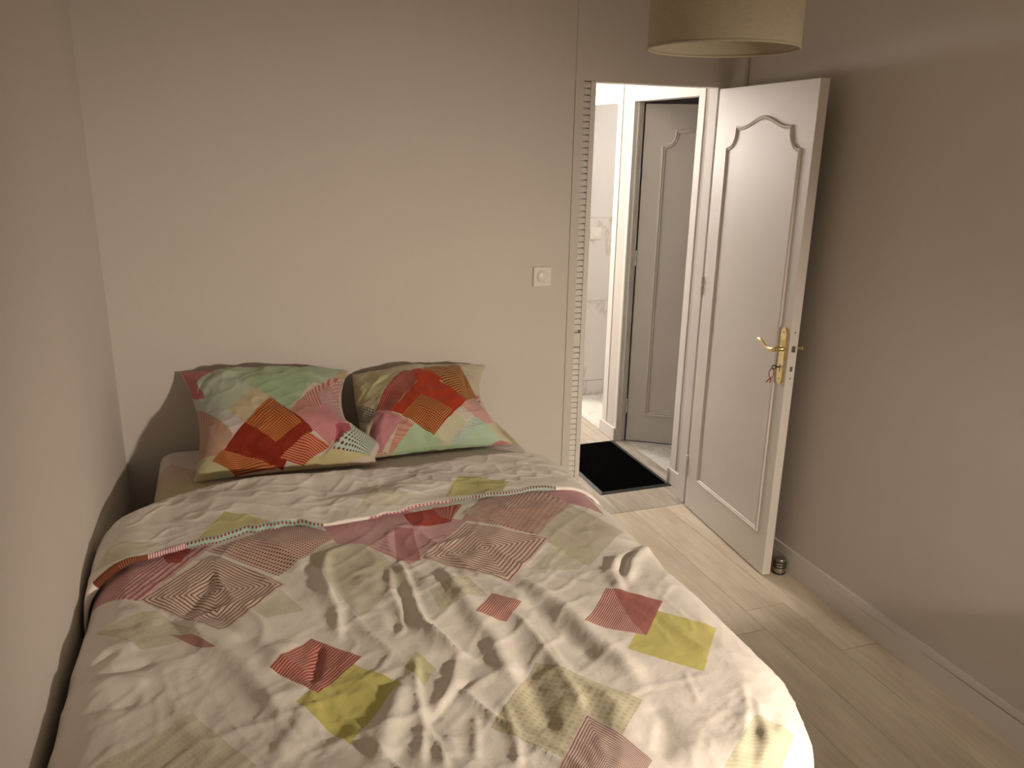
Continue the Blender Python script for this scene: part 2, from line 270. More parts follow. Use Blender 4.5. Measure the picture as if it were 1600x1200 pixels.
P_FLAP = [
 ([4.9253,-21.034,7.0697],[-9.7013,-8.3488,3.2929],[-7.1541,-7.0134,3.1479],'solid',(0.58,0.55,0.2),(0.72,0.66,0.64),1,0.85),
 ([6.198,-14.0004,-1.0109],[-9.1794,-6.3149,8.7876],[-3.2294,-2.6341,4.0672],'stripe',(0.62,0.59,0.24),(0.56,0.53,0.2),20,0.95),
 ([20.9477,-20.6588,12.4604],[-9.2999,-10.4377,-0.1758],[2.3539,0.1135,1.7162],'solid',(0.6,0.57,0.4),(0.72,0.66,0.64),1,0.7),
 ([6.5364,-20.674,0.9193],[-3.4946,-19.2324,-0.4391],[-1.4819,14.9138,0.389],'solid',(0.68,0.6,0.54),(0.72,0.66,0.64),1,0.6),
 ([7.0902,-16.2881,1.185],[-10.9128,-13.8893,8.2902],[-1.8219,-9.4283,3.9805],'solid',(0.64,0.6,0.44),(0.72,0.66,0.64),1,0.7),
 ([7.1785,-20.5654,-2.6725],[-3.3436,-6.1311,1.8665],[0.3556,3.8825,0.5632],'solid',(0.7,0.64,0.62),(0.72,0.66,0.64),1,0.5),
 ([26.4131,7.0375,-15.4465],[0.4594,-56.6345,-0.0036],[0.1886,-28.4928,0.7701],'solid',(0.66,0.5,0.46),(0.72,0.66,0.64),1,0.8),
 ([38.6822,0.0,13.5775],[-21.8732,52.6316,-25.6404],[0.0,0.0,1.0],'stripe',(0.2,0.08,0.03),(0.15,0.02,0.01),14,1),
 ([30.9457,0.0,9.062],[-18.5008,52.6316,-24.5439],[-0.0,-0.0,1.0],'stripe',(0.26,0.12,0.06),(0.16,0.025,0.012),14,1),
 ([21.0994,0.0,4.4968],[-7.8088,52.6316,-21.7584],[0.0,0.0,1.0],'stripe',(0.8,0.66,0.6),(0.42,0.12,0.18),15,1),
 ([33.1561,0.0,4.495],[5.615,58.8235,-21.7059],[-0.0,-0.0,1.0],'dotsw',(0.36,0.5,0.44),(0.3,0.04,0.03),2,1),
 ([33.1561,-0.0,2.495],[2.0452,58.8235,-22.0822],[0.0,0.0,1.0],'dotsw',(0.36,0.5,0.44),(0.3,0.04,0.03),2,1),
 ([30.1112,0.0,0.3577],[6.9742,58.8235,-21.8599],[-0.0,-0.0,1.0],'dotsw',(0.36,0.5,0.44),(0.3,0.04,0.03),2,1),
 ([31.8279,-0.0,-1.6789],[17.7819,58.8235,-22.0905],[-0.0,-0.0,1.0],'dotsw',(0.36,0.5,0.44),(0.3,0.04,0.03),2,1),
 ([29.0116,0.0,-3.4419],[8.0089,58.8235,-21.2679],[0.0,-0.0,1.0],'dotsw',(0.36,0.5,0.44),(0.3,0.04,0.03),2,1),
 ([30.4551,0.0,-5.6629],[-32.3529,58.8235,-15.0882],[0.0,-0.0,1.0],'dotsw',(0.36,0.5,0.44),(0.3,0.04,0.03),2,1),
 ([15.0503,0.0,-6.3623],[8.2316,52.6316,-21.7033],[0.0,-0.0,1.0],'stripe',(0.7,0.52,0.5),(0.42,0.12,0.18),11,1),
 ([14.5058,-0.0,-8.0959],[1.0375,52.6316,-18.1841],[0.0,0.0,1.0],'stripe',(0.7,0.52,0.5),(0.42,0.12,0.18),11,1),
 ([16.5781,0.0,-11.3953],[-4.2316,58.8235,-16.7075],[-0.0,0.0,1.0],'dotsw',(0.38,0.5,0.44),(0.26,0.05,0.04),4,1),
 ([16.5781,0.0,-13.3953],[-4.7059,58.8235,-16.3529],[-0.0,-0.0,1.0],'dotsw',(0.38,0.5,0.44),(0.26,0.05,0.04),4,1),
 ([16.0064,0.0,-14.899],[-0.7243,58.8235,-19.8103],[0.0,0.0,1.0],'dotsw',(0.38,0.5,0.44),(0.26,0.05,0.04),4,1),
]
P_LEFT = [
 ([7.1553,-0.7305,7.1761],[4.6282,1.7433,3.4855],[4.4386,0.5058,4.5234],'solid',(0.48,0.17,0.17),(0.72,0.66,0.64),1,1),
 ([3.0259,1.0308,1.3795],[-1.2085,1.4932,-1.2292],[0.3207,-0.3549,1.252],'stripe',(0.5,0.58,0.46),(0.46,0.54,0.43),30,1),
 ([6.1069,0.5121,5.1475],[7.2198,5.3588,5.7937],[0.18,-0.5426,1.1423],'stripe',(0.52,0.56,0.52),(0.47,0.51,0.48),20,1),
 ([0.4924,1.9802,-0.9729],[-2.3435,1.5824,-0.7452],[1.1717,-0.8187,1.1332],'solid',(0.37,0.5,0.32),(0.72,0.66,0.64),1,1),
 ([3.6927,-0.1285,0.8227],[0.4973,3.2368,-1.3649],[0.4243,1.5776,0.1276],'solid',(0.4,0.52,0.35),(0.72,0.66,0.64),1,0.9),
 ([5.1965,0.2396,-4.3546],[-3.5497,4.5761,-0.3514],[-1.4982,0.2393,1.9743],'solid',(0.36,0.46,0.34),(0.72,0.66,0.64),1,0.8),
 ([17.7665,1.2061,-17.9194],[-11.1821,8.48,3.7659],[-3.4102,0.7523,3.6119],'solid',(0.46,0.4,0.22),(0.72,0.66,0.64),1,1),
 ([3.1681,2.173,1.1858],[-5.0895,4.5182,-1.101],[-0.096,-0.0983,0.9595],'solid',(0.58,0.5,0.34),(0.72,0.66,0.64),1,1),
 ([7.175,5.4856,6.3906],[-4.9301,4.3087,-1.0795],[0.1426,-0.2339,0.9845],'solid',(0.6,0.54,0.52),(0.72,0.66,0.64),1,1),
 ([2.3007,0.4626,-0.6277],[-1.7641,2.8083,1.5966],[0.9538,0.6436,0.5722],'stripe',(0.6,0.36,0.3),(0.42,0.13,0.11),24,1),
 ([5.7261,-0.1692,-3.9451],[-1.4459,2.615,1.2805],[1.9824,0.2554,-0.4982],'dots',(0.46,0.24,0.24),(0.62,0.48,0.44),16,1),
 ([3.5065,2.1548,-0.7478],[-3.6742,3.7085,4.0381],[-0.802,0.7474,1.8042],'stripe',(0.5,0.19,0.21),(0.58,0.28,0.3),18,1),
 ([13.9184,-4.2736,-11.8068],[-2.7379,8.0852,7.1646],[-0.982,1.4957,2.6023],'solid',(0.4,0.1,0.12),(0.72,0.66,0.64),1,1),
 ([3.0033,3.8316,-0.2158],[-6.7385,2.0977,7.3639],[-2.8704,-0.8571,2.7603],'dots',(0.46,0.56,0.48),(0.12,0.06,0.05),15,1),
 ([3.9685,-1.0177,2.351],[2.9916,2.9692,4.207],[-0.4994,1.0356,1.1144],'stripe',(0.54,0.36,0.28),(0.44,0.26,0.2),22,1),
 ([6.2364,3.931,8.1539],[3.0079,10.2027,11.1829],[-2.8932,-3.8492,-4.7648],'solid',(0.56,0.52,0.32),(0.72,0.66,0.64),1,1),
 ([13.5832,-1.9185,6.6499],[5.2769,115.0759,117.5621],[-5.2769,1.4036,-1.0826],'solid',(0.44,0.52,0.36),(0.72,0.66,0.64),1,1),
 ([0.3861,16.6175,15.4323],[-3.3317,13.1132,14.2826],[-0.3861,0.3864,1.5716],'solid',(0.56,0.5,0.28),(0.72,0.66,0.64),1,1),
 ([1.5839,2.1602,1.6286],[-2.1289,2.1648,1.4413],[-0.5936,0.9169,1.4997],'solid',(0.24,0.022,0.006),(0.72,0.66,0.64),1,1),
 ([3.5447,2.6044,1.5985],[-2.5516,2.9491,1.3003],[0.0026,0.8205,1.3714],'ging',(0.32,0.05,0.015),(0.6,0.32,0.08),16,1),
 ([2.1517,6.2491,5.0162],[-5.0284,8.6916,8.7348],[-0.4606,1.9373,2.7682],'stripe',(0.4,0.04,0.02),(0.58,0.3,0.16),13,1),
 ([5.0873,10.5737,12.5289],[-1.8251,7.1122,5.1753],[1.5962,0.4215,2.2295],'stripeV',(0.32,0.045,0.02),(0.5,0.24,0.07),17,1),
]
P_RIGHT = [
 ([3.2884,-1.0385,2.7995],[0.9523,2.6367,0.0762],[0.4094,1.0385,0.8983],'solid',(0.54,0.5,0.3),(0.72,0.66,0.64),1,1),
 ([9.0207,-1.1988,8.2237],[10.2994,4.4358,10.6083],[4.9785,1.1988,5.7755],'dots',(0.38,0.4,0.32),(0.1,0.06,0.05),9,1),
 ([5.1547,0.3392,-4.257],[-1.6171,2.1984,0.6527],[-0.4543,0.5043,1.1629],'stripe',(0.6,0.54,0.4),(0.54,0.48,0.35),14,1),
 ([12.6266,-2.7924,-9.837],[-0.2451,3.9298,1.7437],[3.0866,0.8789,-1.0584],'dots',(0.58,0.42,0.38),(0.3,0.05,0.05),6,1),
 ([5.7475,2.5517,-2.2419],[-2.0778,3.3047,3.2264],[-0.2082,0.908,1.594],'solid',(0.58,0.34,0.3),(0.72,0.66,0.64),1,1),
 ([7.0469,4.2553,-0.0465],[-4.0288,6.1976,4.9561],[0.5149,-1.5874,-0.1394],'solid',(0.62,0.56,0.48),(0.72,0.66,0.64),1,1),
 ([2.9337,3.7136,2.5722],[-5.9355,6.8581,6.5022],[-0.5148,0.7936,1.7149],'stripe',(0.58,0.56,0.4),(0.54,0.52,0.37),14,1),
 ([0.9201,5.107,4.3035],[-8.2467,12.7547,14.1202],[-0.6398,3.2614,3.9986],'stripe',(0.48,0.58,0.5),(0.42,0.52,0.45),12,1),
 ([1.7454,9.388,7.8855],[-2.9218,9.4623,11.2071],[-1.6901,7.3389,8.8029],'stripe',(0.46,0.6,0.44),(0.42,0.56,0.41),16,1),
 ([3.9718,2.0157,4.5149],[-5.0731,2.8545,-2.2461],[1.7804,0.0346,2.3686],'stripe',(0.5,0.18,0.22),(0.58,0.3,0.31),26,1),
 ([0.6548,4.9993,5.0518],[-9.6582,9.1163,2.4077],[-0.5035,3.7602,3.807],'dots',(0.5,0.22,0.19),(0.66,0.42,0.3),13,1),
 ([2.6044,46.7099,48.6121],[-0.3834,40.6095,40.2279],[0.3834,40.1231,40.5046],'dots',(0.44,0.22,0.18),(0.6,0.42,0.32),10,1),
 ([0.8982,10.2689,10.2526],[-1.9006,9.4232,8.7589],[-0.8982,8.2617,8.2781],'solid',(0.4,0.54,0.35),(0.72,0.66,0.64),1,1),
 ([1.4439,152.3014,151.2226],[-0.5065,84.2993,84.531],[-0.3981,79.298,79.6741],'solid',(0.34,0.48,0.29),(0.72,0.66,0.64),1,1),
 ([1.5858,81.0315,79.4188],[-4.5789,76.4163,80.0413],[-1.5858,64.6157,66.2284],'stripe',(0.46,0.16,0.18),(0.54,0.24,0.25),8,1),
 ([2.4387,2.7977,0.1281],[-4.6218,3.4931,-2.3043],[0.0655,0.0447,1.0101],'stripe',(0.36,0.11,0.08),(0.32,0.09,0.07),16,1),
 ([3.2236,3.7704,2.5779],[-6.2382,3.4591,-3.1308],[0.6156,0.5133,1.4325],'stripeV',(0.4,0.13,0.1),(0.26,0.03,0.02),9,1),
 ([3.841,1.4614,-2.121],[-0.9513,1.8235,0.199],[-0.5929,0.1693,1.2221],'rings2',(0.2,0.05,0.02),(0.52,0.27,0.07),18,1),
 ([1.6927,1.4153,0.6169],[-1.9035,1.8131,0.5337],[0.0711,0.2751,1.0866],'solid',(0.42,0.045,0.014),(0.72,0.66,0.64),1,1),
 ([6.262,1.8375,-0.6432],[-1.2174,4.2849,-1.564],[-0.5601,-0.835,1.2657],'solid',(0.42,0.045,0.014),(0.72,0.66,0.64),1,1),
 ([2.8601,2.8779,1.9071],[-2.8192,2.68,1.0886],[0.019,0.0594,1.0341],'ging',(0.24,0.03,0.015),(0.62,0.36,0.09),18,1),
]
def _sq(cx, cy, hu, hv, ang, kind, c1, c2, n, al=1):
    c, s = math.cos(ang), math.sin(ang)
    return ((c/hu, s/hu, -(c*cx+s*cy)/hu), (-s/hv, c/hv, -(-s*cx+c*cy)/hv), (0, 0, 1), kind, c1, c2, n, al)
P_SHEET = [_sq(-0.66, 0.62, 0.12, 0.12, 0.75, 'stripe', (.62, .48, .40), (.58, .44, .36), 20),
           _sq(-0.60, 0.42, 0.17, 0.15, 0.78, 'solid', (.56, .50, .33), (.5, .5, .5), 1),
           _sq(-0.50, 0.20, 0.12, 0.12, 0.75, 'solid', (.64, .50, .42), (.5, .5, .5), 1),
           _sq(0.72, 0.70, 0.10, 0.10, 0.75, 'solid', (.60, .56, .28), (.5, .5, .5), 1)]
# ------------------------------------------------------------------ helpers
def tag(o, label=None, cat=None, group=None, kind=None):
    for k, v in (('label', label), ('category', cat), ('group', group), ('kind', kind)):
        if v: o[k] = v
    return o
def obj(name, me, mat=None, parent=None):
    if isinstance(me, bmesh.types.BMesh):
        m = bpy.data.meshes.new(name); me.normal_update(); me.to_mesh(m); me.free(); me = m
    o = bpy.data.objects.new(name, me); COL.objects.link(o)
    if mat and not me.materials: me.materials.append(mat)
    if parent: o.parent = parent
    return o
def empty(name, loc=(0, 0, 0), rz=0, parent=None):
    o = bpy.data.objects.new(name, None); COL.objects.link(o); o.location = loc; o.rotation_euler.z = rz
    o.empty_display_size = 0.1
    if parent: o.parent = parent
    return o
def box(bm, a, b, bev=0.0):
    x0, y0, z0 = a; x1, y1, z1 = b
    r = bmesh.ops.create_cube(bm, size=1.0)
    bmesh.ops.scale(bm, vec=(x1-x0, y1-y0, z1-z0), verts=r['verts'])
    bmesh.ops.translate(bm, vec=((x0+x1)/2, (y0+y1)/2, (z0+z1)/2), verts=r['verts'])
    if bev:
        es = {e for v in r['verts'] for e in v.link_edges}
        bmesh.ops.bevel(bm, geom=list(es), offset=bev, segments=1, affect='EDGES')
def boxes(*bs, bev=0.0):
    bm = bmesh.new()
    for a, b in bs: box(bm, a, b, bev)
    return bm
def prism(bm, pts, y0, y1, axis='y'):
    """extrude a closed 2D outline; axis y: pts are (x,z); axis x: (y,z); axis z: (x,y)"""
    f = {'y': lambda p, d: (p[0], d, p[1]), 'x': lambda p, d: (d, p[0], p[1]), 'z': lambda p, d: (p[0], p[1], d)}[axis]
    A = [bm.verts.new(f(p, y0)) for p in pts]; B = [bm.verts.new(f(p, y1)) for p in pts]
    n = len(pts)
    bm.faces.new(A); bm.faces.new(B[::-1])
    for i in range(n): bm.faces.new((A[(i+1) % n], A[i], B[i], B[(i+1) % n]))
    bmesh.ops.recalc_face_normals(bm, faces=bm.faces)
def lathe(bm, prof, seg=40, loc=(0, 0, 0)):
    rings = []
    for r, z in prof:
        if r < 1e-6: rings.append([bm.verts.new((loc[0], loc[1], loc[2]+z))])
        else: rings.append([bm.verts.new((loc[0]+r*math.cos(2*PI*i/seg), loc[1]+r*math.sin(2*PI*i/seg), loc[2]+z)) for i in range(seg)])
    for a, b in zip(rings, rings[1:]):
        for i in range(seg):
            j = (i+1) % seg
            if len(a) == 1 and len(b) == 1: continue
            if len(a) == 1: bm.faces.new((a[0], b[j], b[i]))
            elif len(b) == 1: bm.faces.new((a[i], a[j], b[0]))
            else: bm.faces.new((a[i], a[j], b[j], b[i]))
    bmesh.ops.recalc_face_normals(bm, faces=bm.faces)
def tube(bm, pts, rads, seg=12, up=(0, 0, 1), flat=1.0, closed=False):
    P = [Vector(p) for p in pts]; n = len(P)
    if not hasattr(rads, '__len__'): rads = [rads]*n
    rings = []
    for i in range(n):
        d = (P[(i+1) % n]-P[i-1]) if closed else (P[min(i+1, n-1)]-P[max(i-1, 0)])
        d.normalize(); s = d.cross(Vector(up))
        if s.length < 1e-4: s = d.cross(Vector((1, 0, 0)))
        s.normalize(); t = s.cross(d)
        rings.append([bm.verts.new(P[i]+(s*math.cos(2*PI*k/seg)*flat+t*math.sin(2*PI*k/seg))*rads[i]) for k in range(seg)])
    m = n if closed else n-1
    for i in range(m):
        a, b = rings[i], rings[(i+1) % n]
        for k in range(seg): bm.faces.new((a[k], a[(k+1) % seg], b[(k+1) % seg], b[k]))
    if not closed: bm.faces.new(rings[0][::-1]); bm.faces.new(rings[-1])
    bmesh.ops.recalc_face_normals(bm, faces=bm.faces)
def smooth(o, ang=40):
    for p in o.data.polygons: p.use_smooth = True
    try: o.data.set_sharp_from_angle(angle=math.radians(ang))
    except Exception: pass
    return o
def gridmesh(name, P, UV, closed_i=False):
    """P (n,m,3), UV (n,m,2) arrays -> smooth mesh with a uv map"""
    n, m = P.shape[:2]
    idx = np.arange(n*m).reshape(n, m)
    F = np.stack([idx[:-1, :-1], idx[1:, :-1], idx[1:, 1:], idx[:-1, 1:]], -1).reshape(-1, 4)
    return arrmesh(name, P.reshape(-1, 3), F, UV.reshape(-1, 2))
def arrmesh(name, V, F, UV):
    me = bpy.data.meshes.new(name)
    me.vertices.add(len(V)); me.vertices.foreach_set('co', V.astype(np.float32).ravel())
    me.loops.add(F.size); me.loops.foreach_set('vertex_index', F.astype(np.int32).ravel())
    me.polygons.add(len(F)); me.polygons.foreach_set('loop_start', (np.arange(len(F))*4).astype(np.int32))
    me.update(calc_edges=True)
    uv = me.uv_layers.new(name='cloth'); uv.data.foreach_set('uv', UV[F.ravel()].astype(np.float32).ravel())
    me.polygons.foreach_set('use_smooth', np.ones(len(F), bool)); me.validate(); me.update()
    return me

# ------------------------------------------------------------------ materials
class NT:
    def __init__(s, name):
        s.m = bpy.data.materials.new(name); s.m.use_nodes = True; s.t = s.m.node_tree; s.n = s.t.nodes; s.l = s.t.links
        s.b = s.n['Principled BSDF']
    def add(s, typ, **k):
        n = s.n.new(typ)
        for a, v in k.items(): setattr(n, a, v)
        return n
    def link(s, a, b): s.l.new(a, b)
    def coord(s, scale=1.0, kind='Object', stretch=(1, 1, 1)):
        tc = s.add('ShaderNodeTexCoord'); mp = s.add('ShaderNodeMapping')
        mp.inputs['Scale'].default_value = tuple(scale*q for q in stretch); s.link(tc.outputs[kind], mp.inputs[0]); return mp.outputs[0]
    def noise(s, vec, scale, detail=4, rough=0.5):
        n = s.add('ShaderNodeTexNoise'); n.inputs['Scale'].default_value = scale; n.inputs['Detail'].default_value = detail
        n.inputs['Roughness'].default_value = rough; s.link(vec, n.inputs['Vector']); return n.outputs['Fac']
    def ramp(s, fac, stops):
        r = s.add('ShaderNodeValToRGB'); e = r.color_ramp.elements
        while len(e) > 1: e.remove(e[-1])
        e[0].position = stops[0][0]; e[0].color = (*stops[0][1], 1)
        for p, c in stops[1:]: q = e.new(p); q.color = (*c, 1)
        s.link(fac, r.inputs[0]); return r.outputs[0]
    def bump(s, fac, strength, dist=0.002):
        b = s.add('ShaderNodeBump'); b.inputs['Strength'].default_value = strength; b.inputs['Distance'].default_value = dist
        s.link(fac, b.inputs['Height']); s.link(b.outputs[0], s.b.inputs['Normal'])
    def mix(s, fac, a, b, mode='MIX'):
        m = s.add('ShaderNodeMix', data_type='RGBA', blend_type=mode)
        for v, i in ((fac, 0), (a, 6), (b, 7)):
            if hasattr(v, 'links'): s.link(v, m.inputs[i])
            else: m.inputs[i].default_value = v if i == 0 else (*v, 1)
        return m.outputs[2]
def paint(name, col, rough=0.5, var=0.04, scale=3, bump=0.15, bscale=180, metal=0.0, bdist=0.001):
    t = NT(name); v = t.coord()
    f = t.noise(v, scale, 3)
    lo = tuple(c*(1-var) for c in col); hi = tuple(min(1, c*(1+var)) for c in col)
    t.link(t.ramp(f, [(0.3, lo), (0.7, hi)]), t.b.inputs['Base Color'])
    t.b.inputs['Roughness'].default_value = rough; t.b.inputs['Metallic'].default_value = metal
    if bump: t.bump(t.noise(v, bscale, 2), bump, bdist)
    return t.m
WALLC = (0.68, 0.635, 0.585)
M = dict(
    wall=paint('painted_wallpaper', WALLC, 0.85, 0.015, 2, 0.35, 140, bdist=0.0012),
    hallwall=paint('hall_paint', (0.74, 0.72, 0.70), 0.7, 0.01, 2, 0.1),
    ceiling=paint('ceiling_paint', (0.70, 0.67, 0.62), 0.9, 0.01, 2, 0.1),
    gloss=paint('white_gloss_paint', (0.76, 0.72, 0.68), 0.38, 0.02, 4, 0.12, 60),
    frame=paint('white_frame_paint', (0.78, 0.75, 0.71), 0.45, 0.02, 5, 0.15, 70),
    plastic=paint('white_plastic', (0.80, 0.77, 0.70), 0.35, 0.01, 5, 0),
    brass=paint('polished_brass', (0.78, 0.66, 0.36), 0.30, 0.06, 40, 0.05, 200, metal=1.0),
    steel=paint('brushed_steel', (0.52, 0.50, 0.44), 0.18, 0.06, 60, 0.05, 300, metal=1.0),
    rubber=paint('black_rubber', (0.012, 0.012, 0.012), 0.45, 0.1, 20, 0.1),
    rim=paint('mat_rubber_rim', (0.022, 0.023, 0.025), 0.55, 0.1, 20, 0.2),
    darkmetal=paint('dark_metal', (0.10, 0.09, 0.07), 0.35, 0.1, 40, 0, metal=0.9),
    ribbon=paint('red_ribbon', (0.35, 0.03, 0.05), 0.7, 0.1, 60, 0.2),
    base=paint('bed_base_fabric', (0.30, 0.28, 0.26), 0.9, 0.06, 30, 0.3),
    oak=paint('desk_wood', (0.42, 0.30, 0.18), 0.5, 0.12, 6, 0.1),
    cord=paint('lamp_cord', (0.7, 0.68, 0.62), 0.5, 0.02, 10, 0),
    grout=paint('subfloor', (0.16, 0.13, 0.10), 0.9, 0.1, 8, 0.2),
    tilegrout=paint('tile_grout', (0.55, 0.53, 0.50), 0.9, 0.05, 12, 0.2),
)
def shade_mat():
    t = NT('lampshade_linen'); v = t.coord()
    wv = t.noise(t.coord(1, stretch=(1, 1, 12)), 60, 2)
    c = t.ramp(wv, [(0.3, (0.66, 0.60, 0.46)), (0.7, (0.74, 0.68, 0.54))])
    t.link(c, t.b.inputs['Base Color']); t.b.inputs['Roughness'].default_value = 0.9
    t.bump(wv, 0.2, 0.0006)
    tr = t.add('ShaderNodeBsdfTranslucent'); t.link(c, tr.inputs[0]); mx = t.add('ShaderNodeMixShader'); mx.inputs[0].default_value = 0.3
    out = t.n['Material Output']; t.link(t.b.outputs[0], mx.inputs[1]); t.link(tr.outputs[0], mx.inputs[2]); t.link(mx.outputs[0], out.inputs[0])
    return t.m
M['shade'] = shade_mat()
def wood(name, c0, c1, c2, rough=0.38):
    t = NT(name)
    oi = t.add('ShaderNodeObjectInfo'); tc = t.add('ShaderNodeTexCoord')
    off = t.add('ShaderNodeVectorMath', operation='MULTIPLY_ADD'); off.inputs[1].default_value = (1, 1, 1)
    t.link(tc.outputs['Object'], off.inputs[0])
    rv = t.add('ShaderNodeCombineXYZ'); mm = t.add('ShaderNodeMath', operation='MULTIPLY'); mm.inputs[1].default_value = 57.0
    t.link(oi.outputs['Random'], mm.inputs[0]); t.link(mm.outputs[0], rv.inputs[0]); t.link(mm.outputs[0], rv.inputs[1]); t.link(rv.outputs[0], off.inputs[2])
    mp = t.add('ShaderNodeMapping'); mp.inputs['Scale'].default_value = (9, 0.9, 9); t.link(off.outputs[0], mp.inputs[0])
    mp2 = t.add('ShaderNodeMapping'); mp2.inputs['Scale'].default_value = (2.6, 0.9, 2); t.link(off.outputs[0], mp2.inputs[0])
    g = t.noise(mp.outputs[0], 6, 6, 0.6); b = t.noise(mp2.outputs[0], 2.2, 3, 0.5)
    col = t.ramp(g, [(0.30, c0), (0.52, c1), (0.75, c2)])
    col2 = t.ramp(b, [(0.30, (0.84, 0.81, 0.78)), (0.62, (1.04, 1.03, 1.02))])
    col = t.mix(1.0, col, col2, 'MULTIPLY')
    rr = t.add('ShaderNodeMapRange'); rr.inputs[3].default_value = 0.90; rr.inputs[4].default_value = 1.05; t.link(oi.outputs['Random'], rr.inputs[0])
    hs = t.add('ShaderNodeHueSaturation'); t.link(rr.outputs[0], hs.inputs['Value']); t.link(col, hs.inputs['Color'])
    t.link(hs.outputs[0], t.b.inputs['Base Color']); t.b.inputs['Roughness'].default_value = rough
    t.bump(g, 0.10, 0.0006); return t.m
M['plank'] = wood('pale_oak_laminate', (0.66, 0.57, 0.45), (0.74, 0.66, 0.53), (0.80, 0.72, 0.60))
M['hallplank'] = wood('greyish_oak_laminate', (0.40, 0.35, 0.30), (0.53, 0.475, 0.41), (0.64, 0.585, 0.515))
def marble(name, base, vein, scale=2.0, amt=1.0):
    t = NT(name)
    oi = t.add('ShaderNodeObjectInfo'); tc = t.add('ShaderNodeTexCoord'); vm = t.add('ShaderNodeVectorMath', operation='MULTIPLY_ADD')
    vm.inputs[1].default_value = (1, 1, 1); cx = t.add('ShaderNodeCombineXYZ'); mm = t.add('ShaderNodeMath', operation='MULTIPLY'); mm.inputs[1].default_value = 31
    t.link(oi.outputs['Random'], mm.inputs[0]); t.link(mm.outputs[0], cx.inputs[0]); t.link(tc.outputs['Object'], vm.inputs[0]); t.link(cx.outputs[0], vm.inputs[2])
    mp = t.add('ShaderNodeMapping'); mp.inputs['Rotation'].default_value = (0, 0.7, 0.3); mp.inputs['Scale'].default_value = (2.2, 1, 0.8); t.link(vm.outputs[0], mp.inputs[0])
    n = t.noise(mp.outputs[0], scale, 6, 0.6)
    a = t.add('ShaderNodeMath', operation='SUBTRACT'); a.inputs[1].default_value = 0.5; t.link(n, a.inputs[0])
    ab = t.add('ShaderNodeMath', operation='ABSOLUTE'); t.link(a.outputs[0], ab.inputs[0])
    c = t.ramp(ab.outputs[0], [(0.0, vein), (0.006, tuple((x+y)/2 for x, y in zip(base, vein))), (0.022, base)])
    big = t.noise(mp.outputs[0], 1.3, 2); c2 = t.ramp(big, [(0.45, base), (0.6, (1, 1, 1))])
    t.link(t.mix(0.5, c, t.mix(0.6, base, c)), t.b.inputs['Base Color']); t.b.inputs['Roughness'].default_value = 0.2
    return t.m
M['tile'] = marble('marble_tile', (0.76, 0.73, 0.68), (0.52, 0.47, 0.42), 2.0)
M['floortile'] = marble('pale_floor_tile', (0.82, 0.80, 0.76), (0.58, 0.54, 0.49), 1.6)
def pile_mat():
    t = NT('black_mat_pile'); v = t.coord(); f = t.noise(v, 420, 3, 0.7); s2 = t.noise(v, 90, 2)
    c = t.ramp(f, [(0.35, (0.0015, 0.0015, 0.0015)), (0.68, (0.005, 0.005, 0.0045)), (0.80, (0.022, 0.022, 0.02))])
    t.link(c, t.b.inputs['Base Color']); t.b.inputs['Roughness'].default_value = 1.0; t.b.inputs['Specular IOR Level'].default_value = 0.0
    t.bump(f, 0.6, 0.003); return t.m
M['pile'] = pile_mat()

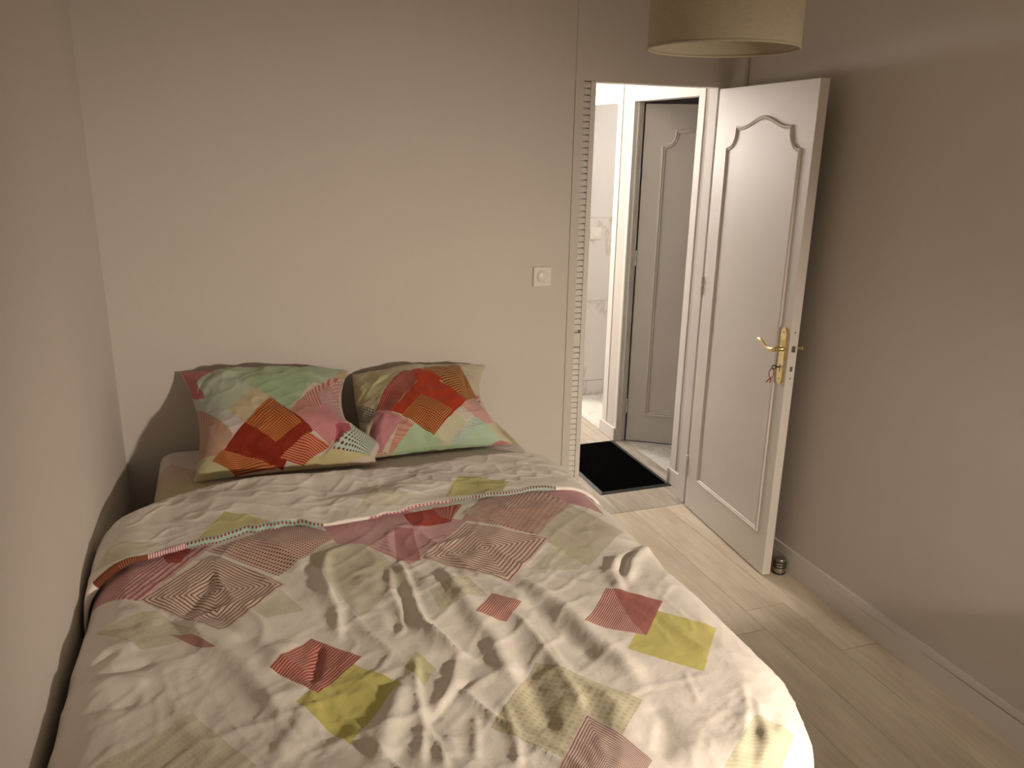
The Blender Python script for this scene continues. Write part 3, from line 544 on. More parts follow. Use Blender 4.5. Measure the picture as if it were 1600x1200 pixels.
# printed cloth: one node group per kind of printed square
def print_group(kind):
    g = bpy.data.node_groups.new('print_'+kind, 'ShaderNodeTree')
    I = g.interface
    for n, t in (('P', 'NodeSocketVector'), ('A', 'NodeSocketVector'), ('B', 'NodeSocketVector'), ('W', 'NodeSocketVector'), ('Prev', 'NodeSocketColor'),
                 ('C1', 'NodeSocketColor'), ('C2', 'NodeSocketColor'), ('N', 'NodeSocketFloat'), ('Alpha', 'NodeSocketFloat')):
        I.new_socket(n, in_out='INPUT', socket_type=t)
    I.new_socket('Color', in_out='OUTPUT', socket_type='NodeSocketColor')
    gi = g.nodes.new('NodeGroupInput'); go = g.nodes.new('NodeGroupOutput'); L = g.links
    def dot(a):
        d = g.nodes.new('ShaderNodeVectorMath'); d.operation = 'DOT_PRODUCT'; L.new(gi.outputs['P'], d.inputs[0]); L.new(gi.outputs[a], d.inputs[1]); return d.outputs['Value']
    def m(op, a, b=None, c=None):
        d = g.nodes.new('ShaderNodeMath'); d.operation = op
        for i, v in enumerate((a, b, c)):
            if v is None: continue
            if hasattr(v, 'links'): L.new(v, d.inputs[i])
            else: d.inputs[i].default_value = v
        return d.outputs[0]
    wd = dot('W'); U, V = m('DIVIDE', dot('A'), wd), m('DIVIDE', dot('B'), wd); aU, aV = m('ABSOLUTE', U), m('ABSOLUTE', V)
    mx = m('MAXIMUM', aU, aV); mask = m('MULTIPLY', m('MULTIPLY', m('LESS_THAN', mx, 1.0), m('GREATER_THAN', wd, 0.0)), gi.outputs['Alpha'])
    N = gi.outputs['N']; h = m('MULTIPLY', N, 0.5)
    if kind == 'solid': sel = None
    elif kind == 'stripe': sel = m('LESS_THAN', m('FRACT', m('MULTIPLY', m('ADD', U, 4), h)), 0.45)
    elif kind == 'stripeV': sel = m('LESS_THAN', m('FRACT', m('MULTIPLY', m('ADD', V, 4), h)), 0.48)
    elif kind == 'rings': sel = m('LESS_THAN', m('FRACT', m('MULTIPLY', mx, N)), 0.34)
    elif kind == 'rings2': sel = m('LESS_THAN', m('FRACT', m('MULTIPLY', m('MAXIMUM', m('ADD', U, 1), m('ADD', V, 1)), h)), 0.5)
    elif kind == 'dots':
        fu = m('SUBTRACT', m('FRACT', m('MULTIPLY', m('ADD', U, 4), h)), 0.5); fv = m('SUBTRACT', m('FRACT', m('MULTIPLY', m('ADD', V, 4), h)), 0.5)
        sel = m('LESS_THAN', m('ADD', m('MULTIPLY', fu, fu), m('MULTIPLY', fv, fv)), 0.095)
    elif kind == 'dotsw':
        fu = m('SUBTRACT', m('FRACT', m('MULTIPLY', m('ADD', U, 4), m('MULTIPLY', N, 1.5))), 0.5)
        row = m('MULTIPLY', m('ADD', V, 1.0), 1.0); fv = m('SUBTRACT', m('FRACT', row), 0.5)
        sh = m('MULTIPLY', m('FLOOR', row), 0.5); fu = m('SUBTRACT', m('FRACT', m('ADD', m('MULTIPLY', m('ADD', U, 4), m('MULTIPLY', N, 1.5)), sh)), 0.5)
        sel = m('LESS_THAN', m('ADD', m('MULTIPLY', fu, fu), m('MULTIPLY', fv, fv)), 0.075)
    elif kind == 'ging':
        fu = m('GREATER_THAN', m('FRACT', m('MULTIPLY', m('ADD', U, 4), h)), 0.45); fv = m('GREATER_THAN', m('FRACT', m('MULTIPLY', m('ADD', V, 4), h)), 0.45)
        sel = m('MULTIPLY', fu, fv)
    def mixc(f, a, b):
        x = g.nodes.new('ShaderNodeMix'); x.data_type = 'RGBA'; L.new(f, x.inputs[0]); L.new(a, x.inputs[6]); L.new(b, x.inputs[7]); return x.outputs[2]
    c = gi.outputs['C1'] if sel is None else mixc(sel, gi.outputs['C1'], gi.outputs['C2'])
    L.new(mixc(mask, gi.outputs['Prev'], c), go.inputs['Color'])
    return g
PG = {k: print_group(k) for k in ('solid', 'stripe', 'stripeV', 'rings', 'rings2', 'dots', 'dotsw', 'ging')}
def cloth_mat(name, patches, ground, weave=900.0, wscale=1.0):
    t = NT(name)
    uv = t.add('ShaderNodeUVMap'); uv.uv_map = 'cloth'
    sx = t.add('ShaderNodeSeparateXYZ'); t.link(uv.outputs[0], sx.inputs[0]); cx = t.add('ShaderNodeCombineXYZ'); cx.inputs[2].default_value = 1.0
    t.link(sx.outputs[0], cx.inputs[0]); t.link(sx.outputs[1], cx.inputs[1])
    prev = t.ramp(t.noise(uv.outputs[0], 5, 2), [(0.3, tuple(c*0.97 for c in ground)), (0.7, ground)])
    for a, b, cw, kind, c1, c2, n, al in patches:
        g = t.add('ShaderNodeGroup'); g.node_tree = PG[kind]
        t.link(cx.outputs[0], g.inputs['P']); g.inputs['A'].default_value = a; g.inputs['B'].default_value = b; g.inputs['W'].default_value = cw
        g.inputs['C1'].default_value = (*c1, 1); g.inputs['C2'].default_value = (*c2, 1); g.inputs['N'].default_value = n; g.inputs['Alpha'].default_value = al
        t.link(prev, g.inputs['Prev']); prev = g.outputs[0]
    t.link(prev, t.b.inputs['Base Color']); t.b.inputs['Roughness'].default_value = 0.75
    t.b.inputs['Sheen Weight'].default_value = 0.15; t.b.inputs['Specular IOR Level'].default_value = 0.25
    v = t.coord()
    f1 = t.noise(v, 38, 4, 0.55); t.bump(f1, 0.35, 0.005)
    return t.m
WH = (0.86, 0.82, 0.76)
M['duvet'] = cloth_mat('duvet_print', P_DUVET, WH)
M['flap'] = cloth_mat('duvet_underside_print', P_FLAP, WH)
M['pillow_left'] = cloth_mat('left_pillow_print', P_LEFT, (0.60, 0.52, 0.46))
M['pillow_right'] = cloth_mat('right_pillow_print', P_RIGHT, (0.58, 0.52, 0.38))
M['sheet'] = cloth_mat('sheet_print', P_SHEET, (0.70, 0.64, 0.60))

# ------------------------------------------------------------------ room shell
XL, XR, HC, YF = -0.4313, 2.232, 2.50, -4.60
WT = 0.07
def struct(name, bm, mat, label, cat, parent=None):
    o = obj(name, bm, mat, parent); tag(o, label, cat, kind='structure'); return o
struct('wall_back', boxes(((XL-.1, 0, 0), (1.455, WT, HC)), ((1.455, 0, 2.046), (XR, WT, HC))), M['wall'],
       'beige-lit wall behind the pillows, with the open doorway at its right', 'wall')
struct('wall_left', boxes(((XL-.1, YF, 0), (XL, 0, HC))), M['wall'], 'plain wall along the left side of the bed', 'wall')
struct('wall_front', boxes(((XL-.1, YF-.1, 0), (XR+.06, YF, HC))), M['wall'], 'plain wall at the foot end of the room, behind the viewer', 'wall')
struct('wall_right', boxes(((XR, YF, 0), (XR+.06, 0.268, HC)), ((XR, 0.268, 2.022), (XR+.06, 0.935, HC)),
       ((XR, 0.935, 0), (XR+.06, 1.135, HC)), ((XR, 1.135, 2.02), (XR+.06, 1.88, HC)), ((XR, 1.88, 0), (XR+.06, 2.6, HC))), M['wall'],
       'long wall right of the open white door, running on into the hall', 'wall')
struct('wall_hall_left', boxes(((1.05, WT, 0), (1.12, 2.6, HC))), M['hallwall'], 'hidden left wall of the bright hall', 'wall')
struct('wall_hall_end', boxes(((1.05, 2.6, 0), (4.1, 2.67, HC))), M['hallwall'], 'end wall of the bright hall', 'wall')
wb = struct('wall_bathroom', boxes(((XR+.06, 1.90, 0), (4.1, 1.96, HC))), M['hallwall'], 'bathroom wall with marble tiles under white paint, seen through two doorways', 'wall')
struct('wall_bathroom_side', boxes(((XR+.06, 1.06, 0), (4.1, 1.115, HC)), ((4.04, 1.115, 0), (4.1, 1.90, HC))), M['hallwall'],
       'hidden side walls of the bathroom', 'wall')
struct('wall_side_room', boxes(((3.6, -0.9, 0), (3.66, 1.06, HC)), ((XR+.06, -0.96, 0), (3.66, -0.9, HC))), M['wall'],
       'walls of the unlit room behind the grey door', 'wall')
struct('ceiling', boxes(((XL-.1, YF-.1, HC), (4.1, 2.67, HC+.08))), M['ceiling'], 'plain white ceiling over all rooms, above the frame', 'ceiling')

# floors: subfloor slab with planks or tiles as separate pieces
def piece(name, x0, x1, y0, y1, z1, mat, parent, th=0.012, gap=0.0007, bev=0.0008):
    cx, cy = (x0+x1)/2, (y0+y1)/2
    o = obj(name, boxes(((x0-cx+gap, y0-cy+gap, -th), (x1-cx-gap, y1-cy-gap, 0)), bev=bev), mat, parent)
    o.location = (cx, cy, z1); return o
fl = struct('floor', boxes(((XL-.1, YF-.1, -0.06), (XR+.06, -0.002, -0.0125))), M['grout'], 'pale oak laminate floor of the bedroom, planks running along the right wall', 'floor')
PW = 0.1867
xs = [2.0517+PW]+[2.0517-PW*i for i in range(0, 14)]
joints = {0: -1.3038, 1: -0.9662, 2: -1.10}
rnd = random.Random(4)
for r in range(len(xs)-1):
    x1, x0 = min(xs[r], XR), max(xs[r+1], XL)
    if x0 >= x1: continue
    j0 = joints.get(r, -0.9-rnd.random()*1.2); L = 1.285
    ys = sorted([y for k in range(-3, 4) for y in [j0+k*L] if YF < y < -0.05]+[YF, -0.002])
    for a, b in zip(ys, ys[1:]): piece('plank', x0, x1, a, b, 0.0, M['plank'], fl)
fh = struct('floor', boxes(((1.12, 0.0, -0.06), (XR+.06, 2.6, -0.0125))), M['grout'], 'greyer laminate floor of the hall, beyond the doorway under the black mat', 'floor')
for r in range(7):
    x1 = XR-0.055-0.186*r+0.186*0; x0 = max(x1-0.186, 1.12); x1 = min(x1, XR)
    if r == 0: piece('plank', XR-0.055, XR, 0.0, 2.6, 0.0, M['hallplank'], fh)
    if x0 >= x1: continue
    j = 0.5+((r*0.47) % 1.1)
    for a, b in ((0.0, j), (j, min(j+1.28, 2.6)), (min(j+1.28, 2.6), 2.6)):
        if b-a > 0.02: piece('plank', x0, x1, a, b, 0.0, M['hallplank'], fh)
fr = struct('floor', boxes(((XR+.06, -0.9, -0.06), (3.6, 1.06, -0.0125))), M['tilegrout'], 'pale tiled floor of the side room behind the grey door', 'floor')
for i, (y0, y1) in enumerate(((-0.9, -0.6), (-0.6, 0.0), (0.0, 0.618), (0.618, 1.06))):
    for x0, x1 in ((XR+.062, 2.75), (2.75, 3.2), (3.2, 3.6)): piece('floor_tile', x0, x1, y0, y1, 0.0, M['floortile'], fr, gap=0.0012)
fb = struct('floor', boxes(((XR+.06, 1.12, -0.06), (4.04, 1.90, -0.0125))), M['tilegrout'], 'bright white tiled floor of the bathroom', 'floor')
for y0, y1 in ((1.12, 1.50), (1.50, 1.90)):
    for x0, x1 in ((XR+.062, 2.9), (2.9, 3.5), (3.5, 4.04)): piece('floor_tile', x0, x1, y0, y1, 0.0, M['floortile'], fb, gap=0.0012)
struct('trim_threshold', boxes(((XR+.001, 0.27, -0.012), (XR+.061, 0.933, 0.006)), bev=0.002), M['hallplank'], 'narrow oak threshold strip under the grey door opening', 'threshold')
struct('trim_threshold', boxes(((XR+.001, 1.137, -0.012), (XR+.061, 1.878, 0.0012)), bev=0.0005), M['floortile'], 'narrow pale threshold strip at the bathroom doorway', 'threshold')

# bathroom wall tiles
for z0, z1 in ((0.0, 0.11), (0.11, 0.708), (0.708, 1.298)):
    for x0, x1 in ((XR+.062, 2.66), (2.66, 3.26), (3.26, 3.86), (3.86, 4.04)):
        o = obj('wall_tile', boxes(((x0-(x0+x1)/2+.001, -0.006, z0-(z0+z1)/2+.001), (x1-(x0+x1)/2-.001, 0.006, z1-(z0+z1)/2-.001)), bev=0.001), M['tile'], wb)
        o.location = ((x0+x1)/2, 1.892 if z0 > 0.01 else 1.888, (z0+z1)/2)
obj('tile_edge_strip', boxes(((XR+.062, 1.884, 1.298), (4.04, 1.8995, 1.306)), bev=0.001), M['plastic'], wb)

# baseboards
bm = bmesh.new()
zl = lambda y: float(np.interp(-y, [0, 1.14, 1.45, 1.90, 4.6], [0.076, 0.0790, 0.0845, 0.0895, 0.094]))
prism(bm, [(-0.115, 0.0), (YF, 0.0)]+[(y, zl(y)) for y in (YF, -1.9, -1.45, -1.14, -0.115)], XR-.015, XR-.0133, 'x')
bb = struct('baseboard_right', bm, M['frame'], 'white baseboard along the foot of the right wall', 'baseboard')
# loose cover strip on top; the dark gap under it widens towards the viewer
gp = lambda y: float(np.interp(-y, [0, 1.1, 1.38, 1.41, 1.45, 1.5, 1.9, 4.6], [0.0002, 0.0004, 0.0012, -0.0010, -0.0010, 0.0015, 0.0026, 0.0030]))
bm = bmesh.new(); yy = [-0.115, -1.1, -1.14, -1.38, -1.41, -1.45, -1.5, -1.9, YF]
prism(bm, [(y, zl(y)+gp(y)) for y in yy]+[(YF, 0.1125), (-0.115, 0.1125)], XR-.0132, XR-.0105, 'x')
box(bm, (XR-.0134, YF, 0.1125), (XR, -0.115, 0.1145), 0.0005)
obj('cover_strip', bm, M['frame'], bb)
struct('baseboard_left', boxes(((XL, YF, 0), (XL+.015, -0.0155, 0.10)), bev=0.003), M['frame'], 'white baseboard behind the left side of the bed', 'baseboard')
struct('baseboard_back', boxes(((XL, -0.015, 0), (1.454, 0, 0.10)), bev=0.003), M['frame'], 'white baseboard behind the head of the bed', 'baseboard')
struct('baseboard_hall', boxes(((XR-.014, 0.072, 0), (XR, 0.262, 0.09)), ((XR-.022, 0.262, 0), (XR, 0.272, 0.09)), bev=0.003), M['frame'],
       'short white baseboard between the bedroom door and the grey door', 'baseboard')
struct('baseboard_hall', boxes(((XR-.014, 0.94, 0), (XR, 1.15, 0.085)), bev=0.003), M['frame'],
       'short white baseboard between the grey door and the bathroom', 'baseboard')

# ------------------------------------------------------------------ door frame of the bedroom (full-height posts, ridged strip, stop)
tf = empty('trim_1', (1.455, 0, 0)); tag(tf, 'white full-height door frame with a ridged strip down its left jamb', 'door frame', kind='structure')
def fpart(name, bm, mat=M['frame']):
    o = obj(name, bm, mat, tf); o.matrix_parent_inverse = Matrix.Translation((-1.455, 0, 0)); return o
fpart('post', boxes(((1.4562, -0.0035, 0), (1.496, WT, 2.0455)), ((1.4562, -0.0035, 2.0455), (1.496, -0.0001, HC-.001)), bev=0.0012), M['wall'])
fpart('door_stop_strip', boxes(((1.529, -0.001, 0), (1.553, WT, 2.045)), bev=0.0015))
fpart('strip_back', boxes(((1.496, 0.026, 0), (1.530, WT, 2.045))))
fpart('head_jamb', boxes(((1.553, 0.003, 2.0425), (2.160, WT+.001, 2.0458))))
fpart('hinge_jamb', boxes(((2.160, 0.004, 0), (XR-.0005, WT+.002, 2.0455)), bev=0.002))
sbm = bmesh.new(); prism(sbm, [(0.014, -0.0105), (-0.0105, -0.0098), (-0.0050, 0.0122), (0.014, 0.0122)], -0.0165, 0.0165, 'x')
sme = bpy.data.meshes.new('slat'); sbm.to_mesh(sme); sbm.free(); sme.materials.append(M['frame'])
for k in range(75):
    z = 2.0285-0.027*k
    if z < 0.03: break
    if 0.885 < z < 0.95: continue
    o = obj('slat', sme, None, tf); o.location = (1.5125-1.455, 0.0125, z)
    o.rotation_euler = (0, 0, rnd.uniform(-0.05, 0.05))
fpart('strike_plate', boxes(((1.4965, 0.002, 0.885), (1.5285, 0.013, 0.950)), bev=0.001))
fpart('right_casing', boxes(((XR-.019, -0.112, 0), (XR-.0005, 0.0035, HC-.001)), bev=0.003), M['wall'])

# frames on the hall's right wall
t2 = empty('trim_2', (XR, 0.27, 0)); tag(t2, 'white frame round the grey door in the hall', 'door frame', kind='structure')
def f2(name, bm, mat=M['frame'], par=t2, off=(XR, 0.27, 0)):
    o = obj(name, bm, mat, par); o.matrix_parent_inverse = Matrix.Translation((-off[0], -off[1], -off[2])); return o
f2('near_casing', boxes(((XR-.006, 0.212, 0.09), (XR-.0003, 0.268, 2.45)), bev=0.002))
f2('far_casing', boxes(((XR-.005, 0.936, 0.085), (XR-.0003, 0.964, 2.45)), bev=0.002))
f2('head_casing', boxes(((XR-.005, 0.268, 2.022), (XR-.0003, 0.936, 2.45)), bev=0.002))
f2('far_jamb', boxes(((XR-.004, 0.930, 0.007), (XR+.058, 0.9352, 2.021)), ((XR+.018, 0.918, 0.007), (XR+.030, 0.9302, 2.021)), bev=0.001))
t3 = empty('trim_3', (XR, 1.2, 0)); tag(t3, 'white frame round the bathroom doorway at the far end of the hall', 'door frame', kind='structure')
f2('near_casing', boxes(((XR-.004, 1.074, 0.085), (XR-.0003, 1.1345, 2.45)), bev=0.0015), par=t3, off=(XR, 1.2, 0))
f2('head_casing', boxes(((XR-.004, 1.135, 2.02), (XR-.0003, 1.88, 2.08)), bev=0.002), par=t3, off=(XR, 1.2, 0))

# ------------------------------------------------------------------ panelled door leaves
LW, LH, LT = 0.73, 2.035, 0.04
def panel_outline(L=0.112, R_=0.655, zb=0.187, zs=1.783, n=10):
    """closed outline: straight sides, concave shoulders, ogee top with a central peak; (u,z) local"""
    c = (L+R_)/2; pts = [(L, zb), (R_, zb), (R_, zs)]
    xi, zi = R_-0.068, zs+0.068
    for k in range(1, n): # concave corner, centre outside the panel
        a = k/n*PI/2; pts.append((R_-0.004-(R_-0.004-xi)*math.sin(a)**1.0*1.0, zs+(zi-zs)*(1-math.cos(a))))
    pts.append((xi, zi)); pts.append((xi-0.002, zi+0.017))
    zz = zi+0.017; hw = xi-0.002-c
    for k in range(1, 2*n):
        q = 1-k/n; x = c+hw*q; aq = abs(q)
        z = zz+0.040*(0.5+0.5*math.cos(PI*min(1, aq/0.86)))-0.006*math.sin(PI*aq)*0
        pts.append((x, z))
    left = [(2*c-x, z) for x, z in pts[1:] if x > c+1e-6]
    half = [p for p in pts[1:] if p[0] >= c-1e-6]
    out = [(L, zb)]+half+[(2*c-x, z) for x, z in reversed(half) if x > c+1e-6]
    if abs(out[-1][0]-L) < 1e-6 and abs(out[-1][1]-zb) < 1e-6: out = out[:-1]
    return out
def moulding(bm, pts, side, prof):
    """sweep a small profile (d outward from outline, h out of the face) round a closed outline, mitred"""
    n = len(pts); rings = []
    for i in range(n):
        p = Vector(pts[i]); a = Vector(pts[i-1]); b = Vector(pts[(i+1) % n])
        d1 = (p-a).normalized(); d2 = (b-p).normalized()
        n1 = Vector((d1.y, -d1.x)); n2 = Vector((d2.y, -d2.x)); m_ = (n1+n2)
        m_ = m_/max(0.35, m_.dot(n1)) if m_.length > 1e-6 else n1
        rings.append([bm.verts.new((p.x+m_.x*d, side[0]+side[1]*h, p.y+m_.y*d)) for d, h in prof])
    for i in range(n):
        a, b = rings[i], rings[(i+1) % n]
        for k in range(len(prof)-1): bm.faces.new((a[k], a[k+1], b[k+1], b[k]))
    bmesh.ops.recalc_face_normals(bm, faces=bm.faces)
MP0 = [(-0.016, -0.0005), (-0.014, 0.004), (-0.010, 0.0065), (-0.006, 0.0045), (-0.003, 0.006), (0.001, 0.0095), (0.005, 0.0085), (0.008, 0.004), (0.009, -0.0005)]
MP = [(d*0.72, h*0.85) for d, h in MP0]
def lever(bm, sgn, y0):
    """lever handle: neck out of the face then arm towards the hinge with a wave; face at y=y0, outwards sgn"""
    cx, cz = 0.686, 1.010
    lathe_pts = [(cx, y0+sgn*0.004, cz), (cx, y0+sgn*0.012, cz), (cx, y0+sgn*0.03, cz), (cx, y0+sgn*0.046, cz)]
    tube(bm, lathe_pts, [0.0125, 0.010, 0.0085, 0.0095], 16, up=(0, 0, 1))
    arm = []
    for k in range(13):
        q = k/12; x = cx+0.004-0.125*q
        arm.append((x, y0+sgn*(0.046+0.004*math.sin(PI*q)), cz+0.020*q**1.4-0.006*math.sin(2*PI*q)-(0.006*max(0, q-.85)/.15)))
    tube(bm, arm, [0.0085, 0.0095, 0.0090, 0.0082, 0.0078, 0.0076, 0.0076, 0.0078, 0.0080, 0.0080, 0.0074, 0.0062, 0.0030], 14, up=(0, 0, 1), flat=0.8)
def leaf(name, loc, rz, label, cat, LH_=LH, prof=None):
    """leaf in local axes: u along +x from the hinge, thickness along +y, face seen at y=0"""
    r = empty(name, loc, rz); tag(r, label, cat, kind='structure')
    o = obj('leaf', boxes(((0, 0, 0.006), (LW, LT, LH_)), bev=0.0015), M['gloss'], r)
    out = panel_outline()
    for y0, sg in ((0, -1), (LT, 1)):
        bm = bmesh.new(); moulding(bm, out, (y0, sg), prof or MP); m_ = obj('moulding', bm, M['gloss'], r); smooth(m_, 35)
    for y0, sg in ((0, -1), (LT, 1)):
        pts = []
        for k in range(9): a = PI*k/8; pts.append((0.700+0.0215*math.cos(a)-0.0, 1.078+0.024*math.sin(a)))
        pts2 = [(0.700+0.0215*math.cos(PI+PI*k/8), 0.888-0.024*math.sin(PI*k/8)) for k in range(9)]
        bm = bmesh.new(); prism(bm, pts+pts2, y0, y0+sg*0.006, 'y')
        es = [e for e in bm.edges if all(abs(v.co.y-(y0+sg*0.006)) < 1e-6 for v in e.verts)]
        bmesh.ops.bevel(bm, geom=es, offset=0.0035, segments=2, affect='EDGES')
        pl = obj('handle_plate', bm, M['brass'], r); pl['label'] = 'long brass handle plate'; pl.location.x = -0.007
        bm = bmesh.new(); lever(bm, sg, y0); lv = obj('handle_lever', bm, M['brass'], r); smooth(lv, 50); lv['label'] = 'curved brass lever'; lv.location.x = 0.003
        for zs in (1.080, 0.886):
            bm = bmesh.new(); tube(bm, [(0.693, y0+sg*0.005, zs), (0.693, y0+sg*0.0068, zs)], [0.0036, 0.003], 12, up=(0, 0, 1))
            obj('screw', bm, M['darkmetal'], r)
    # painted lock face on the free edge with latch, bolt slot and screws
    obj('lock_face', boxes(((LW-.0005, 0.010, 0.875), (LW+.0012, 0.030, 1.105)), bev=0.0004), M['gloss'], r)
    bm = bmesh.new(); prism(bm, [(LW+.001, 0.012), (LW+.001, 0.028), (LW+.006, 0.026), (LW+.002, 0.012)], 1.005, 1.030, 'z'); obj('latch', bm, M['darkmetal'], r)
    obj('bolt', boxes(((LW+.001, 0.014, 0.925), (LW+.0018, 0.026, 0.945))), M['steel'], r)
    for zs in (1.085, 0.895):
        bm = bmesh.new(); tube(bm, [(LW+.001, 0.02, zs), (LW+.0022, 0.02, zs)], 0.003, 10); obj('screw', bm, M['darkmetal'], r)
    for zs in (0.235, 1.15):
        bm = bmesh.new(); tube(bm, [(-0.006, -0.004, zs-.045), (-0.006, -0.004, zs-.002)], 0.0065, 12); tube(bm, [(-0.006, -0.004, zs+.002), (-0.006, -0.004, zs+.045)], 0.0065, 12)
        box(bm, (-0.006, -0.002, zs-.045), (0.0, 0.012, zs+.045)); smooth(obj('hinge', bm, M['frame'], r), 40)
    return r
ang1 = math.atan2(-0.755+0.027, 2.0965-2.149)
# local +y must be the side away from the camera (+x world): rotating by ang1 sends +y to (sin, cos) -> (+x)
d1 = leaf('door_1', (2.149, -0.027, 0), ang1, 'open white bedroom door with an arched moulded panel and brass lever handle', 'door')
u2 = math.atan2(0.775-0.935, 2.548-2.291)
d2 = leaf('door_2', (2.297, 0.925, 0), u2, 'half-open greyish door inside the hall, seen through the bedroom doorway', 'door', LH_=2.012, prof=[(d, h*1.2) for d, h in MP0])

def on_leaf(o): o.location = (2.149, -0.027, 0); o.rotation_euler.z = ang1; return o
key = on_leaf(empty('key')); tag(key, 'dark metal key with a red ribbon loop, in the lock of the open white door', 'key')
bm = bmesh.new(); tube(bm, [(0.692, -0.0062, 0.936), (0.692, -0.024, 0.936)], 0.0028, 10); smooth(obj('shank', bm, M['darkmetal'], key))
bm = bmesh.new(); tube(bm, [(0.692-0.0*k, -0.033+0.009*math.cos(2*PI*k/20), 0.936+0.008*math.sin(2*PI*k/20)) for k in range(20)], 0.0024, 8, up=(1, 0, 0), closed=True)
smooth(obj('bow', bm, M['darkmetal'], key), 60)
bm = bmesh.new(); box(bm, (0.690, -0.0066, 0.916), (0.694, -0.0060, 0.948)); obj('keyhole_slot', bm, M['rubber'], key)
bm = bmesh.new()
lp = [(0.690+0.004*math.sin(PI*2*k/24), -0.040+0.0085*math.sin(2*PI*k/24), 0.910+0.020*math.cos(2*PI*k/24)) for k in range(24)]
tube(bm, lp, 0.0018, 8, up=(1, 0, 0), closed=True)
tube(bm, [(0.690, -0.040, 0.891), (0.688, -0.050, 0.882), (0.687, -0.058, 0.872)], [0.002, 0.0026, 0.002], 8, up=(1, 0, 0))
tube(bm, [(0.690, -0.040, 0.891), (0.692, -0.042, 0.880), (0.693, -0.044, 0.870)], [0.002, 0.0024, 0.002], 8, up=(1, 0, 0))
rb = smooth(obj('ribbon', bm, M['ribbon'], key), 60); rb['label'] = 'looped red ribbon'

# ------------------------------------------------------------------ switches
def switch(name, x, z, y, label, par=None):
    s = empty(name, (x, y, z)); tag(s, label, 'switch')
    bm = boxes(((-0.043, -0.009, -0.044), (0.043, 0.0, 0.044)), bev=0.003); smooth(obj('plate', bm, M['plastic'], s), 30)
    bm = bmesh.new(); lathe(bm, [(0.0, 0.0065), (0.018, 0.0062), (0.0215, 0.0050), (0.0225, 0.0036), (0.0235, 0.0036), (0.0255, 0.0045), (0.0272, 0.0030), (0.0275, 0.0)], 40)
    bmesh.ops.rotate(bm, verts=bm.verts, matrix=Matrix.Rotation(PI/2, 3, 'X')); bmesh.ops.translate(bm, verts=bm.verts, vec=(0.0, -0.0088, 0))
    smooth(obj('dial', bm, M['plastic'], s), 50); return s
switch('light_switch', 1.328, 1.220, -0.0005, 'square white switch with a round dial, on the bedroom wall left of the doorway')
switch('light_switch', 2.480, 1.188, 1.8855, 'small white round-centred switch on the marble tiles of the bathroom')

# ------------------------------------------------------------------ door mat, door stop
mt = empty('door_mat', (2.003, 0.586, 0)); tag(mt, 'black rubber-edged door mat lying on the hall floor', 'mat')
hx, hy = 0.215, 0.366
bm = bmesh.new()
def ring(bm, prof):
    R4 = []
    for inset, z in prof: R4.append([bm.verts.new((sx*(hx-inset), sy*(hy-inset), z)) for sx, sy in ((-1, -1), (1, -1), (1, 1), (-1, 1))])
    for a, b in zip(R4, R4[1:]):
        for i in range(4): bm.faces.new((a[i], a[(i+1) % 4], b[(i+1) % 4], b[i]))
    return R4
r4 = ring(bm, [(0, 0.0005), (0.001, 0.002), (0.018, 0.007), (0.022, 0.007), (0.024, 0.004)]); bm.faces.new(r4[-1]); bm.faces.new(r4[0][::-1])
bmesh.ops.recalc_face_normals(bm, faces=bm.faces); obj('rubber_border', bm, M['rim'], mt)
nx_, ny_ = 50, 84; gx, gy = np.meshgrid(np.linspace(-hx+.024, hx-.024, nx_), np.linspace(-hy+.024, hy-.024, ny_), indexing='ij')
gz = 0.0066+0.0012*vnoise(gx*150, gy*150, 77)+0.0006*vnoise(gx*420, gy*420, 78)
obj('pile', gridmesh('pile', np.stack([gx, gy, gz], -1), np.stack([gx, gy], -1)), M['pile'], mt)

ds = empty('door_stopper', (2.1865, -0.752, 0)); tag(ds, 'small steel cylinder door stopper with black rubber rings, on the floor by the right wall', 'door stopper')
bm = bmesh.new(); lathe(bm, [(0, 0.0), (0.0235, 0.0), (0.0245, 0.002), (0.0245, 0.068), (0.0225, 0.0715), (0.0, 0.0725)], 48); smooth(obj('cylinder', bm, M['steel'], ds), 40)
for zc in (0.005, 0.034, 0.046, 0.058):
    bm = bmesh.new(); prof = [(0.0240+0.0032*math.cos(a), zc+0.0032*math.sin(a)) for a in [PI*2*k/12 for k in range(13)]]
    lathe(bm, prof, 48); smooth(obj('rubber_ring', bm, M['rubber'], ds), 70)

# ------------------------------------------------------------------ pendant lampshade
px_, py_, pz_ = PEND
pe = empty('pendant_lamp', (px_, py_, HC)); tag(pe, 'unlit cream drum pendant lampshade hanging from the ceiling', 'lamp')
R0 = PEND_R; zb_, zt_ = pz_-HC, pz_-HC+0.21
bm = bmesh.new(); lathe(bm, [(R0, zb_), (R0*0.992, zt_), (R0*0.992-0.0012, zt_), (R0-0.0012, zb_), (R0, zb_)], 96); smooth(obj('lamp_shade', bm, M['shade'], pe), 50)
for z_, rr_ in ((zb_+.003, R0), (zt_-.003, R0*0.992)):
    bm = bmesh.new(); lathe(bm, [(rr_-.001+0.0022*math.cos(a), z_+0.003*math.sin(a)) for a in [2*PI*k/10 for k in range(11)]], 96); smooth(obj('shade_rim', bm, M['shade'], pe), 70)
bm = bmesh.new(); lathe(bm, [(0, 0), (0.045, 0), (0.045, -0.012), (0.02, -0.035), (0.0, -0.036)], 32); smooth(obj('ceiling_rose', bm, M['plastic'], pe), 40)
bm = bmesh.new(); tube(bm, [(0, 0, -0.03), (0, 0, zt_-.02)], 0.003, 10); obj('cord', bm, M['cord'], pe)
bm = bmesh.new(); lathe(bm, [(0, zt_-.015), (0.018, zt_-.018), (0.02, zt_-.06), (0.016, zt_-.075), (0, zt_-.076)], 24)
